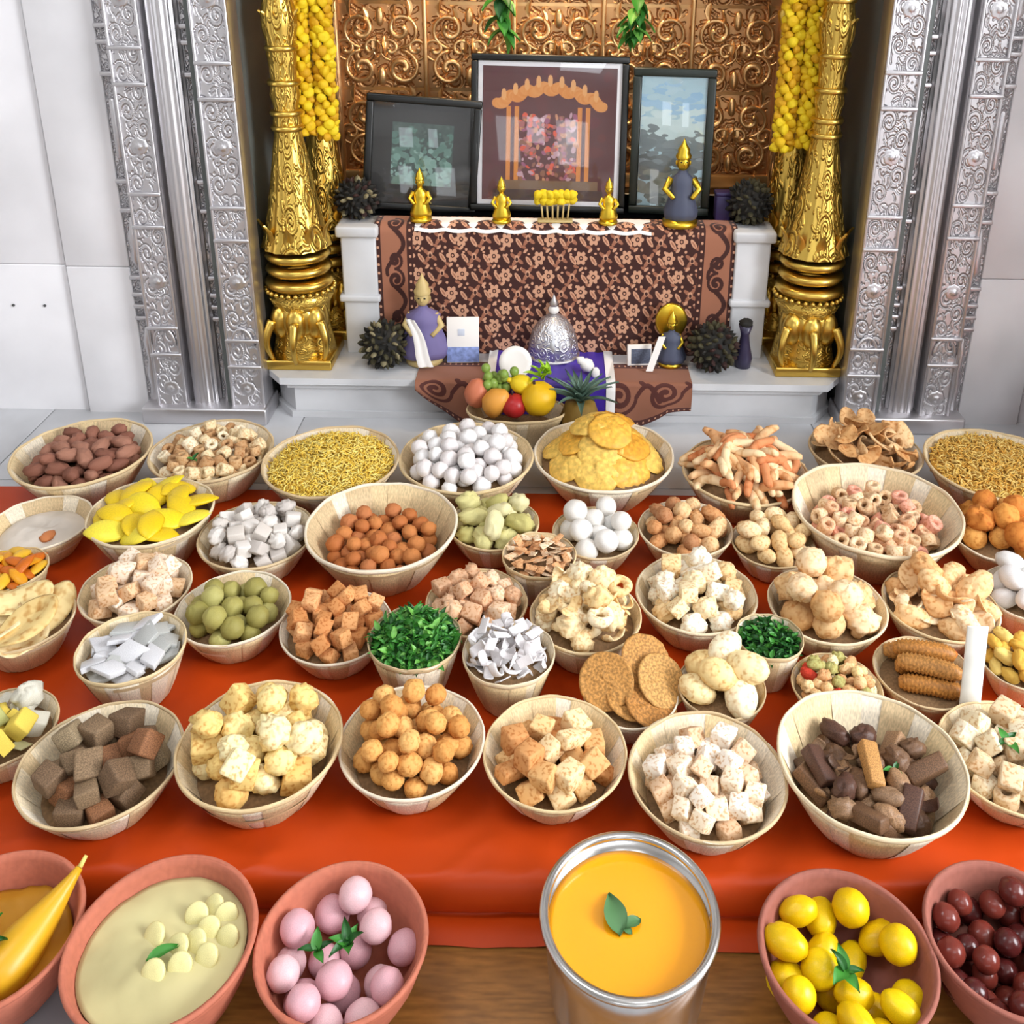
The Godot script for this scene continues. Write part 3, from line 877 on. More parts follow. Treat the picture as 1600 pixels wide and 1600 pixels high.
# small robed figures: body lathe, shoulders, head with face, crown
func figurine(pos: Vector3, h: float, robe: Material, skin: Material, crown: Material, label: String, wide := 1.0) -> Node3D:
	var root := thing("figurine", pos, label, "figurine")
	var s := h
	part(root, "pedestal", lathe([Vector2(0, 0), Vector2(0.20 * s, 0), Vector2(0.20 * s, 0.05 * s), Vector2(0.16 * s, 0.08 * s), Vector2(0, 0.08 * s)], 20), crown)
	var body := lathe([Vector2(0.0, 0.08 * s), Vector2(0.20 * s * wide, 0.08 * s), Vector2(0.21 * s * wide, 0.16 * s), Vector2(0.15 * s * wide, 0.34 * s), Vector2(0.13 * s * wide, 0.45 * s), Vector2(0.135 * s * wide, 0.54 * s), Vector2(0.06 * s, 0.60 * s), Vector2(0.04 * s, 0.64 * s), Vector2(0, 0.64 * s)], 22, 0.8, 9, 0.05)
	part(root, "robe", body, robe)
	for e in [-1, 1]:
		part(root, "arm", tube([Vector3(e * 0.12 * s, 0.54 * s, 0), Vector3(e * 0.19 * s, 0.42 * s, 0.03 * s), Vector3(e * 0.10 * s, 0.34 * s, 0.13 * s)], [0.045 * s, 0.038 * s, 0.026 * s], 8), skin)
	var head := part(root, "head", blob(2, Vector3(0.075, 0.095, 0.08) * s, 0.02), skin, at(0, 0.72 * s, 0))
	part(head, "nose", blob(1, Vector3(0.012, 0.024, 0.016) * s, 0.0, 1, 8, 6), skin, at(0, 0.0, 0.08 * s))
	for e in [-1, 1]:
		part(head, "eye", blob(1, Vector3(0.014, 0.009, 0.006) * s, 0.0, 1, 8, 6), mats["dried_dark"], at(e * 0.03 * s, 0.018 * s, 0.072 * s))
		part(head, "ear", blob(1, Vector3(0.01, 0.03, 0.016) * s, 0.0, 1, 8, 6), skin, at(e * 0.077 * s, 0, 0))
	part(root, "crown", lathe([Vector2(0.085 * s, 0.77 * s), Vector2(0.09 * s, 0.80 * s), Vector2(0.065 * s, 0.84 * s), Vector2(0.07 * s, 0.87 * s), Vector2(0.03 * s, 0.93 * s), Vector2(0.012 * s, 0.97 * s), Vector2(0, 1.0 * s)], 16), crown)
	return root

func idols(q: RandomNumberGenerator) -> void:
	var gold: Material = mats["gold"]
	var brass := mat("brass", Color(0.90, 0.76, 0.25), 0.32, {"metal": 1.0})
	var lav := mat("lavender_robe", Color(0.44, 0.40, 0.58), 0.7)
	var wh := mat("white_cloth", Color(0.92, 0.90, 0.88), 0.75)
	var stone := mat("slate_robe", Color(0.28, 0.30, 0.38), 0.6)
	var ivory := mat("ivory", Color(0.78, 0.68, 0.45), 0.5)
	var f1 := figurine(Vector3(-0.375, 0.212, -2.56), 0.27, lav, ivory, ivory, "crowned figurine in lavender robe with a white sash", 1.3)
	part(f1, "sash", surf(5, 12, func(u: float, v: float) -> Vector3:
		var x := lerpf(-0.03, 0.02, v) + (u - 0.5) * (0.026 + 0.016 * v) + 0.006 * sin(v * 5.0)
		return Vector3(x, 0.15 - v * 0.135, 0.058 + 0.022 * v - x * x * 4.0 + 0.003 * sin(u * 9.0))), wh)
	var f2 := figurine(Vector3(0.335, 0.212, -2.555), 0.17, stone, brass, brass, "yellow faced figurine in slate robe with a white ribbon", 1.25)
	part(f2, "halo", lathe([Vector2(0, 0), Vector2(0.042, 0.0), Vector2(0.046, 0.004), Vector2(0.04, 0.008), Vector2(0, 0.008)], 24), brass, xf(Vector3(0, 0.125, -0.03), Vector3(PI / 2, 0, 0), Vector3(1, 1, 1.2)))
	part(f2, "ribbon", surf(3, 10, func(u: float, v: float) -> Vector3: return Vector3(-0.03 - 0.035 * v + (u - 0.5) * 0.02, 0.10 - v * 0.095, 0.03 + 0.03 * v)), wh)
	# silver bell-shaped dress with a knob
	var sb := thing("silver_bell_shrine", Vector3(-0.003, 0.214, -2.60), "silver fluted bell shaped vessel with a white knob on the purple cloth", "vessel")
	part(sb, "bell", lathe([Vector2(0, 0), Vector2(0.062, 0), Vector2(0.072, 0.012), Vector2(0.068, 0.05), Vector2(0.058, 0.085), Vector2(0.036, 0.115), Vector2(0.016, 0.13), Vector2(0, 0.131)], 48, 1.0, 16, 0.03), mat("silver_bright", Color(0.86, 0.86, 0.88), 0.4, {"metal": 1.0, "normal": tex["gold_scroll"], "nscale": 1.0, "scale3": Vector3(4, 2, 1)}))
	part(sb, "base_ring", lathe([Vector2(0.055, 0), Vector2(0.075, 0.0), Vector2(0.078, 0.007), Vector2(0.07, 0.013), Vector2(0.055, 0.013)], 32), mats["silver"])
	part(sb, "knob", blob(1, Vector3(0.016, 0.014, 0.016), 0.0), wh, at(0, 0.145, 0))
	part(sb, "finial", lathe([Vector2(0.01, 0.155), Vector2(0.014, 0.165), Vector2(0.004, 0.185), Vector2(0, 0.2)], 12), mats["silver"])
	# white card with a blue foot
	var cd := thing("printed_card", Vector3(-0.262, 0.2125, -2.545), "white card with a pale blue printed foot leaning on the altar", "card")
	cd.rotation = Vector3(-0.18, 0.05, 0)
	part(cd, "card", box(0.092, 0.135, 0.004, 0.001), wh, at(0, 0.0675, 0))
	part(cd, "printed_band", box(0.092, 0.045, 0.001, 0.0003), mat("pale_blue_print", Color(0.55, 0.62, 0.84), 0.7, {"tex": tex["blotch"], "scale": 8.0}), at(0, 0.0245, 0.0026))
	part(cd, "printed_mark", box(0.02, 0.02, 0.001, 0.0003), mat("faint_print", Color(0.78, 0.80, 0.85), 0.7), at(-0.005, 0.09, 0.0026))
	# small card and dark box beside the yellow idol
	var bx := thing("photo_block", Vector3(0.245, 0.2125, -2.545), "small grey photo block beside the yellow faced figurine", "picture")
	bx.rotation = Vector3(-0.15, 0.1, 0)
	part(bx, "block", box(0.07, 0.062, 0.012, 0.002), wh, at(0, 0.031, 0))
	part(bx, "print", box(0.056, 0.044, 0.001, 0.0003), mat("grey_print", Color(0.34, 0.37, 0.45), 0.6, {"tex": tex["blotch"], "scale": 20.0}), at(0.004, 0.028, 0.0068))
	var vs := thing("dark_vase", Vector3(0.545, 0.2085, -2.555), "slim dark purple vase beside the golden column", "vase")
	part(vs, "body", lathe([Vector2(0, 0), Vector2(0.022, 0), Vector2(0.026, 0.03), Vector2(0.016, 0.07), Vector2(0.012, 0.10), Vector2(0.02, 0.13), Vector2(0.018, 0.13), Vector2(0, 0.09)], 20), mat("dark_purple", Color(0.20, 0.18, 0.28), 0.3))
	part(vs, "stopper", blob(2, Vector3(0.02, 0.014, 0.02), 0.1), mats["dried_dark"], at(0, 0.135, 0))
	var pv := thing("purple_box", Vector3(0.482, 0.601, -2.72), "small dark purple box on the altar top by the upright picture", "box")
	part(pv, "body", box(0.045, 0.075, 0.04, 0.004), mat("violet_box", Color(0.16, 0.12, 0.30), 0.5), at(0, 0.0375, 0))
	part(pv, "lid", box(0.049, 0.012, 0.044, 0.004), mats["violet_box"], at(0, 0.08, 0))
	# brass statuettes in front of the pictures
	var n := 0
	for b in [[-0.385, -2.655, 0.155, "before the tilted dark picture"], [-0.155, -2.65, 0.135, "at the edge of the maroon picture"], [0.148, -2.65, 0.135, "between the maroon and the upright picture"], [0.352, -2.65, 0.25, "tall, before the upright blue picture"]]:
		figurine(Vector3(b[0], 0.6065, b[1]), b[2], brass if n != 3 else stone, brass, brass, "small brass figurine " + b[3], 0.9)
		n += 1
	# bunch of yellow flowers in slim glass stems
	var fb := thing("flower_stand", Vector3(-0.003, 0.607, -2.655), "yellow flowers on slim pale stems before the maroon picture", "flowers")
	part(fb, "foot", box(0.1, 0.008, 0.03, 0.003), ivory, at(0, 0.004, 0))
	var fm := flower_mesh()
	for k in 6:
		part(fb, "stem", tube([Vector3(-0.035 + k * 0.014, 0.008, 0), Vector3(-0.04 + k * 0.016, 0.055, 0)], [0.003], 6), ivory)
	for k in 14:
		part(fb, "blossom", fm, mats["marigold_light"], xf(Vector3(-0.048 + (k % 7) * 0.016, 0.062 + (k / 7) * 0.02, q.randf_range(-0.01, 0.012)), Vector3(q.randf() * 6, q.randf() * 6, 0)))

func fruit(q: RandomNumberGenerator) -> void:
	var z := -2.352
	basket_node(Vector3(-0.10, TOP + 0.001, z), 0.135, 0.095, "pale oval bamboo basket holding mixed whole fruit by the plinth", 3, 0.075 / 0.135, 0.55)
	var f := func(called: String, mesh: Mesh, m: Material, p: Vector3, r: Vector3, label: String) -> Node3D:
		var o := thing(called, p, label, "fruit")
		o.rotation = r
		part(o, "flesh", mesh, m)
		return o
	var mango := bend(blob(4, Vector3(0.034, 0.046, 0.034), 0.03), func(p: Vector3) -> Vector3: return p + Vector3(p.y * p.y * 5.0, 0, 0))
	var round_ := blob(7, Vector3(0.034, 0.033, 0.034), 0.02, 1.0, 18, 12)
	var m: Node3D
	m = f.call("mango", mango, food(Color(0.95, 0.66, 0.28), 0.45, "blotch"), Vector3(-0.158, 0.205, z + 0.03), Vector3(0.2, 0, -0.5), "orange yellow mango leaning on the fruit basket rim")
	m = f.call("mango", mango, food(Color(0.86, 0.50, 0.36), 0.45, "blotch"), Vector3(-0.208, 0.208, z - 0.005), Vector3(0.1, 1.0, 0.3), "pinkish mango at the edge of the fruit basket")
	m = f.call("apple", round_, food(Color(0.72, 0.16, 0.16), 0.35, "blotch"), Vector3(-0.105, 0.198, z + 0.035), Vector3(0, 0, 0.2), "red apple between the mango and the yellow papaya")
	part(m, "stalk", tube([Vector3(0, 0.028, 0), Vector3(0.004, 0.045, 0)], [0.0025], 5), mats["dried_brown"])
	m = f.call("papaya", blob(9, Vector3(0.05, 0.046, 0.045), 0.05), food(Color(0.95, 0.75, 0.10), 0.45, "blotch"), Vector3(-0.04, 0.215, z + 0.025), Vector3(0, 0.4, 0.3), "large yellow papaya in the fruit basket")
	part(m, "stalk", tube([Vector3(0, 0.042, 0), Vector3(0.003, 0.055, 0)], [0.004], 5), mats["dried_brown"])
	m = f.call("lemon", blob(5, Vector3(0.028, 0.034, 0.028), 0.02), food(Color(0.95, 0.82, 0.15), 0.45), Vector3(-0.085, 0.243, z), Vector3(0, 0, 1.2), "yellow lemon on top of the fruit heap")
	part(m, "tip", blob(1, Vector3(0.008, 0.012, 0.008), 0.0, 1, 8, 6), food(Color(0.95, 0.82, 0.15), 0.45), at(0, 0.034, 0))
	# grapes and herbs above
	var gr := thing("green_grapes", Vector3(-0.135, 0.225, z - 0.02), "bunch of green grapes on the fruit heap", "fruit")
	var g := blob(3, Vector3(0.013, 0.014, 0.013), 0.0, 1, 10, 7)
	for k in 26:
		part(gr, "grape", g, food(Color(0.55, 0.66, 0.30), 0.35), at(q.randf_range(-0.05, 0.05), q.randf_range(0.0, 0.055), q.randf_range(-0.025, 0.025)))
	var lf := thing("lime_leaf_sprig", Vector3(-0.03, 0.255, z - 0.01), "bright lime green leafy sprig on the fruit heap", "leaves")
	for k in 14:
		part(lf, "leaf", shp["leaf"][k % 2], mat("lime_leaf", Color(0.62, 0.78, 0.16), 0.5, {"back": Color(0.3, 0.4, 0.1)}), xf(Vector3(q.randf_range(-0.02, 0.02), q.randf_range(0, 0.03), 0), Vector3(q.randf_range(-1.2, -0.2), q.randf() * TAU, 0), Vector3.ONE * 0.04))
	# pineapple standing by the plinth
	var pn := thing("pineapple", Vector3(0.072, TOP, -2.352), "pineapple with grey green crown standing before the purple cloth", "fruit")
	part(pn, "body", lathe([Vector2(0, 0), Vector2(0.035, 0.0), Vector2(0.05, 0.03), Vector2(0.052, 0.08), Vector2(0.038, 0.125), Vector2(0, 0.13)], 24, 1.0, 12, 0.04), food(Color(0.62, 0.48, 0.20), 0.7, "toast"))
	for k in 30:
		var t := k / 29.0
		part(pn, "crown_leaf", shp["blade"][0], mat("pineapple_leaf", Color(0.36, 0.46, 0.40), 0.5), xf(Vector3(0, 0.115, 0), Vector3(-lerpf(0.25, 1.35, t), k * 2.4, 0), Vector3.ONE * lerpf(0.15, 0.08, t)))
	# white plate and a small white conch
	var pl := thing("white_plate", Vector3(-0.108, 0.2145, -2.47), "white round plate propped on the purple cloth", "plate")
	part(pl, "dish", lathe([Vector2(0, 0.0), Vector2(0.03, 0.0), Vector2(0.045, 0.008), Vector2(0.046, 0.011), Vector2(0.03, 0.005), Vector2(0, 0.005)], 32), mats["white_cloth"], xf(Vector3(0, 0.036, 0), Vector3(1.0, 0, 0)))
	part(pl, "foot", lathe([Vector2(0.0, 0), Vector2(0.02, 0.0), Vector2(0.016, 0.02), Vector2(0, 0.02)], 16), mats["white_cloth"])
	var cn := thing("white_conch", Vector3(0.11, 0.2145, -2.47), "small white conch shell on the purple cloth", "shell")
	part(cn, "whorl", bend(lathe([Vector2(0.0, 0), Vector2(0.012, 0.006), Vector2(0.02, 0.02), Vector2(0.016, 0.035), Vector2(0.011, 0.04), Vector2(0.013, 0.046), Vector2(0.006, 0.056), Vector2(0, 0.062)], 16), func(p: Vector3) -> Vector3: return p), mats["white_cloth"], xf(Vector3(0, 0.018, 0), Vector3(0, 0, 0.9)))
	part(cn, "lip", blob(2, Vector3(0.012, 0.018, 0.008), 0.05), mats["white_cloth"], at(0.006, 0.014, 0.014))
	# potted plant at the far side by the grey wall
	var pp := thing("potted_plant", Vector3(1.345, TOP, -2.33), "pink pot with dark green leaves by the grey wall", "plant")
	part(pp, "pot", lathe([Vector2(0, 0), Vector2(0.05, 0), Vector2(0.07, 0.14), Vector2(0.076, 0.14), Vector2(0.076, 0.16), Vector2(0.066, 0.16), Vector2(0.06, 0.13), Vector2(0, 0.13)], 28), mat("pink_pot", Color(0.80, 0.66, 0.66), 0.6))
	for k in 16:
		part(pp, "leaf", shp["leaf"][k % 2], mats["herb_dark" if k % 3 else "herb_mid"], xf(Vector3(0, 0.14, 0), Vector3(q.randf_range(-1.5, -0.5), k * 2.4, 0), Vector3.ONE * q.randf_range(0.1, 0.15)))

# ---------------------------------------------------------------- cloth, board
func cloth_and_board() -> void:
	var fn := FastNoiseLite.new()
	fn.seed = 4
	fn.frequency = 2.4
	fn.fractal_octaves = 3
	var cm := mat("orange_satin", Color(0.73, 0.245, 0.035), 0.45, {"sheen": 0.15, "spec": 0.35})
	var z0 := -2.095
	var edge := -1.07
	var c := part(self, "orange_cloth", surf(150, 150, func(u: float, v: float) -> Vector3:
		var x := lerpf(-1.38, 1.55, u)
		var run := v * 1.178
		var w := fn.get_noise_2d(x * 1.3, run * 2.2)
		var ridge := pow(1.0 - absf(fn.get_noise_2d(x * 0.9 + 20.0, run * 0.8 + x * 0.5)), 12.0)
		var top := TOP + 0.0015 + 0.0012 * absf(w)
		var len_top := edge - z0
		if run < len_top:
			var open := clampf((run - 0.86) * 6.0, 0.0, 1.0)   # loose folds only on the free strip in front of the baskets
			return Vector3(x, top + open * (0.007 * ridge + 0.003 * absf(w)), z0 + run)
		var s := run - len_top
		var fall := TOP - 0.006
		if s < fall + 0.03:
			var t := s / (fall + 0.03)
			return Vector3(x, lerpf(TOP + 0.0025, 0.008, t * t * (3.0 - 2.0 * t)), edge + 0.026 * sin(t * PI * 0.75) - 0.012 * t + 0.008 * w * t)
		var k := s - fall - 0.03
		return Vector3(x, 0.0035 + 0.006 * absf(w) + 0.004 * sin(k / 0.06 * PI), edge + 0.0065 + 0.008 * w + k * 0.95)), cm)
	tag(c, "orange red satin cloth spread under the baskets and over the step edge", "cloth")
	var bd := thing("wooden_board", Vector3(0.06, 0.0, -0.80), "brown varnished wooden board under the clay bowls and steel pot", "board")
	var wm := mat("board_wood", Color(0.68, 0.46, 0.22), 0.35, {"tex": tex["grain"], "scale3": Vector3(1.5, 1.5, 1.5), "world": true})
	for k in 3: part(bd, "plank", box(1.07, 0.002, 0.145, 0.0008), wm, at(0, 0.0012, -0.148 + k * 0.148))

# ---------------------------------------------------------------- unit shapes for the food
func make_shapes() -> void:
	var a: Array
	shp["leaf"] = [leaf_mesh(1.0, 0.55, 0.12), leaf_mesh(1.0, 0.42, 0.2)]
	shp["blade"] = [leaf_mesh(1.0, 0.16, 0.06)]
	shp["ball"] = range(4).map(func(k): return blob(10 + k, Vector3.ONE, 0.05, 1.2, 20, 13))
	shp["smooth"] = range(3).map(func(k): return blob(60 + k, Vector3(1.0, 0.94, 1.02), 0.025, 0.7, 22, 14))
	shp["egg"] = range(3).map(func(k): return blob(20 + k, Vector3(1.25, 0.85, 0.9), 0.04, 0.8, 20, 13))
	shp["chunk"] = range(5).map(func(k): return blob(30 + k, Vector3(1.1, 0.85, 0.95), 0.2, 1.1, 16, 11))
	shp["crumbly"] = range(5).map(func(k): return blob(80 + k, Vector3(1.05, 0.9, 0.95), 0.07, 2.2, 20, 14))
	shp["nugget"] = range(4).map(func(k): return blob(40 + k, Vector3(1.35, 0.75, 0.8), 0.12, 1.0, 16, 11, 0.85))
	shp["cube"] = range(5).map(func(k): return rbox(Vector3(1.7, 1.5, 1.6), 0.16, 0.14, 50 + k))
	shp["bar"] = range(3).map(func(k): return rbox(Vector3(2.9, 1.1, 1.3), 0.16, 0.10, 70 + k))
	shp["diamond"] = range(3).map(func(k): return bend(rbox(Vector3(1.5, 0.35, 1.5), 0.06, 0.05, 90 + k), func(p: Vector3) -> Vector3: return Vector3(p.x + p.z * 0.45, p.y, p.z)))
	var disc := [Vector2(0, -0.05), Vector2(0.5, -0.055), Vector2(0.9, -0.05), Vector2(1.0, 0.0), Vector2(0.9, 0.05), Vector2(0.5, 0.055), Vector2(0, 0.05)]
	shp["chip"] = range(4).map(func(k): return bend(lathe(disc, 24), func(p: Vector3) -> Vector3: return Vector3(p.x * (1.1 + 0.1 * sin(k)), p.y + 0.28 * p.x * p.x + 0.09 * sin(p.z * 4.0 + k * 2.0) - 0.1, p.z * (0.85 + 0.08 * sin(atan2(p.x, p.z) * 3.0 + k)))))
	shp["puri"] = range(4).map(func(k):
		var nz := FastNoiseLite.new()
		nz.seed = k
		nz.frequency = 1.6
		return bend(lathe([Vector2(0, -0.16), Vector2(0.45, -0.14), Vector2(0.85, -0.07), Vector2(1.0, 0.0), Vector2(0.93, 0.05), Vector2(0.8, 0.1), Vector2(0.6, 0.17), Vector2(0.3, 0.23), Vector2(0, 0.25)], 30), func(p: Vector3) -> Vector3: return p * (1.0 + 0.10 * nz.get_noise_3dv(p)) + Vector3(0, 0.16 * nz.get_noise_2d(p.x * 1.4, p.z * 1.4) * (1.0 - p.length() * 0.4), 0)))
	shp["cracker"] = range(3).map(func(k):
		var nz := FastNoiseLite.new()
		nz.seed = k + 5
		nz.frequency = 3.0
		return bend(lathe([Vector2(0, -0.06), Vector2(0.6, -0.06), Vector2(0.95, -0.05), Vector2(1.0, 0.02), Vector2(0.95, 0.075), Vector2(0.88, 0.05), Vector2(0.7, 0.045), Vector2(0.5, 0.05), Vector2(0.3, 0.04), Vector2(0.15, 0.05), Vector2(0, 0.045)], 34), func(p: Vector3) -> Vector3: return p * (1.0 + 0.05 * nz.get_noise_2d(p.x * 0.4, p.z * 0.4)) + Vector3(0, 0.07 * nz.get_noise_2d(p.x * 1.6, p.z * 1.6), 0)))
	var ann := [Vector2(0.42, -0.75), Vector2(0.95, -0.75), Vector2(1.0, -0.6), Vector2(1.0, 0.6), Vector2(0.95, 0.75), Vector2(0.42, 0.75), Vector2(0.38, 0.0), Vector2(0.42, -0.75)]
	shp["tube"] = [lathe(ann, 18), lathe(ann, 18, 0.88), lathe(ann.map(func(p): return Vector2(p.x, p.y * 1.35)), 18, 0.94)]
	shp["donut"] = range(3).map(func(k): return surf(22, 12, func(u: float, v: float) -> Vector3:
		var A := TAU * (u if u < 1.0 else 0.0)
		var B := TAU * (v if v < 1.0 else 0.0)
		var r := 0.36 * (1.0 + 0.14 * sin(A * (2 + k) + k))
		return Vector3(cos(A) * (0.66 + r * cos(B)), r * sin(B), sin(A) * (0.66 + r * cos(B)))))
	shp["stick"] = range(4).map(func(k):
		var p := []
		for i in 11:
			var t := i / 10.0 - 0.5
			p.append(Vector3(t * 2.0, 0.12 * sin(t * 5.0 + k), 0.10 * cos(t * 4.0 + k * 2.0)))
		return tube(p, [0.08, 0.13, 0.15, 0.14, 0.15, 0.16, 0.15, 0.14, 0.15, 0.13, 0.08], 8))
	shp["curl"] = range(4).map(func(k):
		var p := []
		for i in 15:
			var t := i / 14.0
			var an: float = t * (3.2 + 0.5 * k) - 1.6
			p.append(Vector3(sin(an) * 0.8, -cos(an) * 0.5, (t - 0.5) * 0.5 * (k % 2 + 0.3)))
		return tube(p, [0.3, 0.45, 0.5, 0.52, 0.52, 0.52, 0.52, 0.52, 0.5, 0.5, 0.5, 0.5, 0.48, 0.42, 0.2], 10, 0.22))
	shp["flake"] = range(3).map(func(k): return bend(rbox(Vector3(1.5, 0.16, 0.9), 0.06, 0.12, 120 + k), func(p: Vector3) -> Vector3: return p + Vector3(0, 0.35 * p.x * p.x - 0.1 + 0.15 * p.z * p.x, 0)))
	shp["slice"] = range(3).map(func(k):
		var p := []
		for i in 13:
			var t := i / 12.0 - 0.5
			p.append(Vector3(t * 2.2, -0.5 * t * t + 0.1, 0.1 * sin(t * 3.0 + k)))
		return tube(p, [0.06, 0.2, 0.32, 0.40, 0.44, 0.46, 0.46, 0.46, 0.44, 0.38, 0.3, 0.18, 0.06], 10, 0.45))
	shp["roll"] = range(2).map(func(k):
		var p := []
		var r := []
		for i in 33:
			var t := i / 32.0 - 0.5
			p.append(Vector3(t * 2.4, 0.12 * cos(t * 3.0), 0.05 * sin(t * 3.0 + k)))
			r.append((0.36 + 0.035 * (1 if i % 2 else -1)) * (1.0 - pow(absf(t) * 2.0, 6.0) * 0.5))
		return tube(p, r, 12))
	shp["shred"] = range(2).map(func(k):
		var p := []
		for i in 6: p.append(Vector3((i / 5.0 - 0.5) * 2.0, 0.3 * sin(i * 0.9 + k * 2), 0.25 * cos(i * 0.8 + k)))
		return tube(p, [0.12, 0.15, 0.15, 0.15, 0.15, 0.12], 5))
	# basket pieces in unit size: radius 1, height 1
	for k in 3:
		var wide := TAU / 20.0 * 0.62
		shp["strip_%d" % k] = [surf(5, 9, func(u: float, v: float) -> Vector3:
			# a closed thin strip: outside up, over the top, inside down
			var vv := v * 9.0
			var t: float = [0.0, 0.25, 0.5, 0.75, 1.0, 1.0, 0.75, 0.5, 0.25, 0.0][int(round(vv))]
			var inner := int(round(vv)) >= 5
			var r := prof(t) + (0.012 if k == 1 else 0.0) - (0.022 if inner else 0.0) + 0.006 * sin(u * PI) * (-1.0 if inner else 1.0)
			var an := (u - 0.5) * 2.0 * wide
			return Vector3(sin(an) * r, t * (1.0 + (0.02 * k if t > 0.9 else 0.0)), cos(an) * r))]
	shp["basket_rim"] = range(3).map(func(k): return surf(60, 8, func(u: float, v: float) -> Vector3:
		var an := TAU * (u if u < 1.0 else 0.0)
		var b := TAU * (v if v < 1.0 else 0.0)
		var wob := 0.010 * sin(an * 3.0 + k * 2.0) + 0.006 * sin(an * 11.0 + k)
		var r := 0.998 + wob * 0.5 + 0.020 * cos(b)
		return Vector3(cos(an) * r, 1.0 + 0.05 * sin(b) + wob * 1.6, sin(an) * r)))
	shp["basket_base"] = [lathe([Vector2(0, 0.0), Vector2(0.57, 0.0), Vector2(0.61, 0.03), Vector2(0.55, 0.07), Vector2(0, 0.07)], 30)]
	shp["wisp"] = range(2).map(func(k): return surf(40, 3, func(u: float, v: float) -> Vector3:
		var an: float = u * (1.6 + k)
		var t: float = 0.55 + 0.3 * k + (v - 0.5) * 0.09 + 0.02 * sin(u * 9.0)
		var r := prof(t) + 0.02
		return Vector3(cos(an) * r, t, sin(an) * r)))

func prof(t: float) -> float:
	return 0.6 + 0.4 * pow(t, 0.85)

# ---------------------------------------------------------------- baskets
func basket_node(p: Vector3, R: float, h: float, label: String, seed_: int, squash := 1.0, lv := 0.6, dome := 0.0) -> Node3D:
	var q := RandomNumberGenerator.new()
	q.seed = 1000 + seed_
	var root := thing("bamboo_basket", p, label, "basket", "bamboo baskets of the offering", 0.0)
	root.scale = Vector3(R, h, R * squash)
	var turn := q.randf() * TAU
	part(root, "base", shp["basket_base"][0], mats["bamboo_2"])
	for k in 20:
		var kind := k % 2
		part(root, "bamboo_strip", shp["strip_%d" % (kind if q.randf() > 0.3 else kind * 1)][0], mats["bamboo_%d" % (q.randi() % 4)], Transform3D(Basis(Vector3.UP, turn + TAU * k / 20.0), Vector3.ZERO))
	part(root, "rim", shp["basket_rim"][seed_ % 3], mats["bamboo_%d" % (q.randi() % 4)], Transform3D(Basis(Vector3.UP, turn), Vector3.ZERO))
	part(root, "binding", shp["wisp"][seed_ % 2], mats["bamboo_%d" % ((seed_ + 1) % 4)], Transform3D(Basis(Vector3.UP, turn * 1.7), Vector3.ZERO))
	# dried-leaf liner that the food lies on
	var rl := prof(lv) - 0.035
	part(root, "leaf_liner", surf(28, 6, func(u: float, v: float) -> Vector3:
		var an := TAU * (u if u < 1.0 else 0.0)
		return Vector3(cos(an) * rl * v, lv + dome / h * (1.0 - v * v) - (0.02 if v >= 1.0 else 0.0), sin(an) * rl * v), true), mats["leaf_liner"])
	return root

# heap pieces inside a round vessel: each new piece drops onto the lowest free place
func heap(o: Dictionary) -> void:
	var q := RandomNumberGenerator.new()
	q.seed = hash(o.name + o.label) % 100000
	var c: Vector3 = o.c
	var Rm: float = o.R
	var s: float = o.s
	var vy: float = o.get("vy", 0.85)
	var gap: float = o.get("gap", 0.9)
	var done := []
	var kinds: Array = o.k if o.k is Array else [o.k]
	var count := int(o.n) if o.has("n") else int(0.78 * pow(Rm / (s * gap), 2.0) * float(o.get("layers", 1.5)))
	for i in count:
		var sz := s * q.randf_range(o.get("lo", 0.88), o.get("hi", 1.1))
		var best := Vector3(0, 1e9, 0)
		var rise := 1e9
		var score := 1e9
		for t in 50:
			var a := q.randf() * TAU
			var r := sqrt(q.randf()) * maxf(0.001, Rm - sz * 0.65)
			var p := Vector3(cos(a) * r, 0, sin(a) * r)
			p.y = float(o.y) + float(o.get("dome", 0.0)) * (1.0 - (r / Rm) * (r / Rm)) + sz * vy * 0.9
			for e in done:
				var d := Vector2(p.x - e[0].x, p.z - e[0].z).length()
				var m: float = (sz + e[1]) * gap
				if d < m: p.y = maxf(p.y, e[0].y + vy * sqrt(m * m - d * d))
			var up_ := p.y - float(o.get("dome", 0.0)) * (1.0 - (r / Rm) * (r / Rm))
			if up_ - 0.12 * r < score:
				score = up_ - 0.12 * r
				rise = up_
				best = p
		done.append([best, sz])
		var tilt: float = o.get("tilt", 0.5)
		var b := Basis(Vector3(q.randf_range(-1, 1), 0.01, q.randf_range(-1, 1)).normalized(), q.randf_range(-tilt, tilt)) * Basis(Vector3.UP, q.randf() * TAU)
		if o.has("lean"): b = Basis(Vector3.RIGHT, float(o.lean) * q.randf_range(0.5, 1.3)) * b
		var kd: String = kinds[q.randi() % kinds.size()]
		var ci := q.randi() % int(o.m.size())
		var meshes: Array = shp[kd]
		var asp: Vector3 = o.get("asp", Vector3.ONE)
		var mi := part(self, o.name, meshes[q.randi() % meshes.size()], o.m[ci], Transform3D(b * Basis.from_scale(asp * sz * float(o.get("grow", 1.0))), c + best))
		# the label names colour and shape where they differ, and whether the piece lies on top of others
		var words: String = o.label
		if o.has("tone"): words = words.replace("{c}", o.tone[ci])
		if o.has("form"): words = words.replace("{k}", o.form[kd])
		var top_ := rise > float(o.y) + sz * vy * 1.5
		tag(mi, words + (", on top of others" if top_ else ", low in the heap"), o.cat, o.group)

